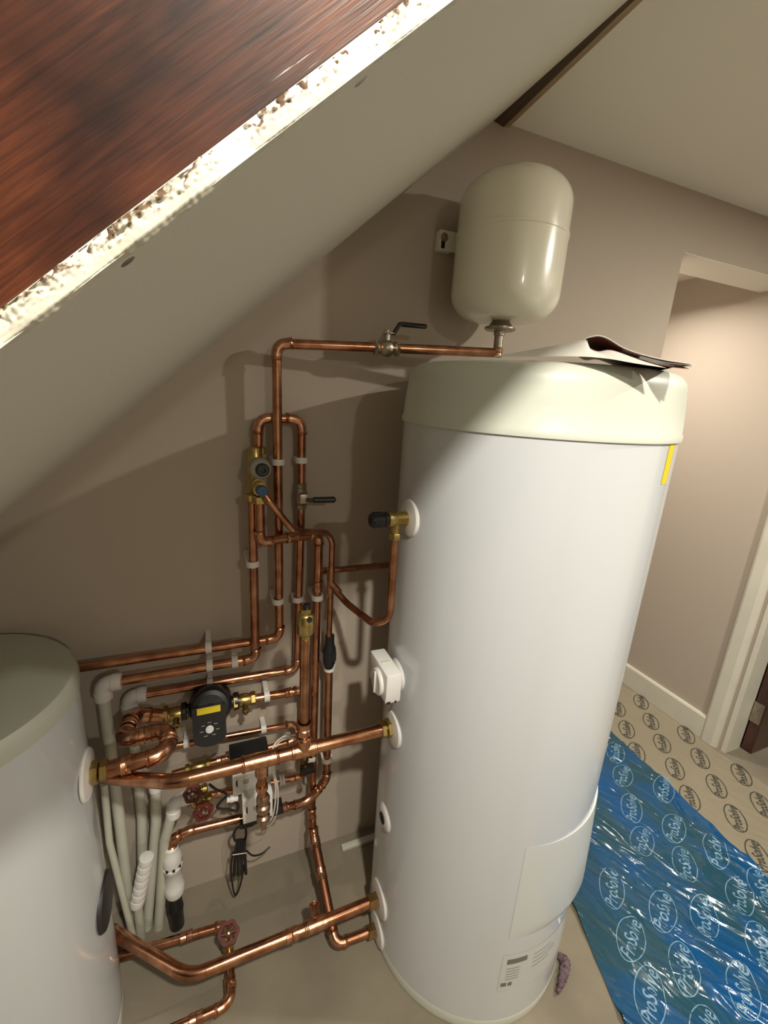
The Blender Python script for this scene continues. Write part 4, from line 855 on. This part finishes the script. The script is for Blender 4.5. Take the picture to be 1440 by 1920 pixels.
# ================================================================== PROTECTION FILM ON THE FLOOR
def film_h(x, y):
    u = x * 0.93 + y * 0.36; w = -x * 0.36 + y * 0.93
    h = 0.004
    for (su, sw, amp, off) in ((6, 1.6, 0.012, 1.0), (13, 3.0, 0.006, 4.0), (28, 6.0, 0.0028, 8.0), (55, 14.0, 0.0012, 11.0)):
        n = noise.noise(V3((u * su + 1.5 * noise.noise(V3((u * 3, w * 3, off))), w * sw, off)))
        h += amp * max(0.0, 1 - abs(n) * 4.2) ** 1.5
    h += 0.0006 * noise.noise(V3((x * 40, y * 34, 2.0)))
    return max(h, 0.0025)
def clear_h(x, y):
    n = noise.noise(V3((x * 26 + y * 12, y * 7, 5.0)))
    return 0.0018 + 0.0028 * (1 - abs(n) * 3 if abs(n) < 0.33 else 0) ** 2
def lerp_curve(c, t):
    for (a, b) in zip(c, c[1:]):
        if t <= b[0]:
            k = (t - a[0]) / (b[0] - a[0]); return (a[1] + (b[1] - a[1]) * k, a[2] + (b[2] - a[2]) * k)
    return c[-1][1:]
def film(name, Lc, Rc, hf, m, nu, nv, label, cat):
    vs = []
    for j in range(nv + 1):
        v = j / nv; a = lerp_curve(Lc, v); b = lerp_curve(Rc, v)
        for i in range(nu + 1):
            u = i / nu
            x = a[0] + (b[0] - a[0]) * u; y = a[1] + (b[1] - a[1]) * u
            if i in (0, nu): x += 0.006 * noise.noise(V3((y * 14, i * 1.0, 3)))
            vs.append((x, y, hf(x, y)))
    fs = [(j * (nu + 1) + i, j * (nu + 1) + i + 1, (j + 1) * (nu + 1) + i + 1, (j + 1) * (nu + 1) + i) for j in range(nv) for i in range(nu)]
    return tag(MB().add(vs, fs).obj(name, m, None, None, smooth=0 if False else 80), label, cat)
blue = film('protection_film', [(0, 0.70, -0.35), (0.25, 0.84, 0.12), (0.45, 0.902, 0.402), (0.6, 0.977, 0.625), (0.75, 1.035, 0.85), (1, 1.12, 1.06)],
            [(0, 1.62, -0.50), (0.3, 1.655, 0.20), (0.5, 1.672, 0.479), (0.7, 1.692, 0.76), (1, 1.725, 1.165)], film_h, MFILM, 210, 330, 'crinkled shiny blue protection film with white logos on the floor', 'plastic film')
clear = film('protection_film', [(0, 1.60, -0.50), (0.3, 1.635, 0.20), (0.5, 1.652, 0.479), (0.7, 1.672, 0.76), (1, 1.70, 1.40)],
             [(0, 2.105, -0.50), (0.3, 2.105, 0.20), (0.5, 2.105, 0.48), (0.7, 2.10, 0.76), (1, 2.09, 1.40)], clear_h, MCLEAR, 80, 230, 'clear tan tinted protection film with black logos beside the blue film', 'plastic film')
# printed logo: oval ring with lettering
def text_pts(body):
    cu = bpy.data.curves.new('lettering', 'FONT'); cu.body = body; cu.size = 1.0; cu.shear = 0.28; cu.align_x = 'CENTER'; cu.align_y = 'CENTER'; cu.resolution_u = 3; cu.offset = 0.012
    o = bpy.data.objects.new('lettering', cu); COL.objects.link(o)
    dg = bpy.context.evaluated_depsgraph_get(); me = o.evaluated_get(dg).to_mesh()
    bm = bmesh.new(); bm.from_mesh(me); bmesh.ops.triangulate(bm, faces=bm.faces[:]); bmesh.ops.subdivide_edges(bm, edges=[e for e in bm.edges if e.calc_length() > 0.25], cuts=1); bmesh.ops.triangulate(bm, faces=bm.faces[:])
    bm.verts.index_update(); vs = [(v.co.x, v.co.y) for v in bm.verts]; fs = [tuple(v.index for v in f.verts) for f in bm.faces]; bm.free()
    bpy.data.objects.remove(o); bpy.data.curves.remove(cu)
    w = max(v[0] for v in vs) - min(v[0] for v in vs); mx = (max(v[0] for v in vs) + min(v[0] for v in vs)) / 2; my = (max(v[1] for v in vs) + min(v[1] for v in vs)) / 2
    return [((v[0] - mx) / w, (v[1] - my) / w) for v in vs], fs
TV, TF = text_pts('ProSolve')
def logo(root, cx, cy, ang, L, W, hf, m, t=0.036):
    ca, sa = math.cos(ang), math.sin(ang); pts = []; fs = []
    k = 40
    for j in range(k):
        a = 2 * math.pi * j / k
        for s_ in (1.0, 1 - t * 1.6): pts.append((L / 2 * math.cos(a) * (1 if s_ == 1 else 1 - t), W / 2 * math.sin(a) * (1 if s_ == 1 else 1 - t * 1.9)))
    fs += [(2 * j, 2 * ((j + 1) % k), 2 * ((j + 1) % k) + 1, 2 * j + 1) for j in range(k)]
    b = len(pts); pts += [(v[0] * L * 0.90, v[1] * L * 1.30) for v in TV]; fs += [tuple(i + b for i in f) for f in TF]
    vs = []
    for u, v in pts:
        x = cx + u * ca - v * sa; y = cy + u * sa + v * ca; vs.append((x, y, hf(x, y) + 0.0013))
    MB().add(vs, fs).obj('printed_logo', m, root, None, smooth=0)
for (x, y) in ((1.629, 1.044), (1.551, 0.941), (1.454, 0.822), (1.374, 0.715), (1.138, 0.639), (1.075, 0.519), (1.535, 0.71), (1.592, 0.60), (1.443, 0.609), (1.652, 0.835), (1.612, 0.47), (1.511, 0.478), (1.341, 0.48), (1.235, 0.537), (1.424, 0.373), (1.158, 0.42), (1.013, 0.412), (1.56, 0.36), (1.50, 0.25), (1.37, 0.25), (1.26, 0.33), (1.08, 0.31), (1.16, 0.20), (0.95, 0.25)):
    logo(blue, x, y, math.radians(33 + 6 * math.sin(x * 40)), 0.136, 0.074, film_h, MLOGO_W)
for i in range(-8, 8):
    for j in range(-6, 8):
        x = 1.979 - 0.0835 * i + 0.0835 * j; y = 1.135 - 0.119 * i - 0.119 * j
        if 1.72 < x < 2.075 and 0.1 < y < 1.33: logo(clear, x, y, math.radians(43), 0.125, 0.070, clear_h, MLOGO_K, 0.055)

# mauve fibre strip by the foot of the cylinder
fv = MB(); pts = [(0.8449, 0.5628, 0.0120), (0.8514, 0.5417, 0.0120), (0.8189, 0.5179, 0.0120), (0.7840, 0.5002, 0.0120)]
fv.tube(spline(pts, 16), [0.004 + 0.008 * abs(math.sin(0.4 + k * 0.06)) for k in range(49)], 20)
fo = fv.obj('fibre_strip', MFOAM); 
for v in fo.data.vertices: v.co.z = max(0.0006, v.co.z + 0.007 * noise.noise(v.co * 190)); v.co.x += 0.007 * noise.noise(v.co * 160 + V3((3, 1, 2)))
tag(fo, 'small mauve fibre offcut on the floor at the foot of the cylinder', 'offcut')
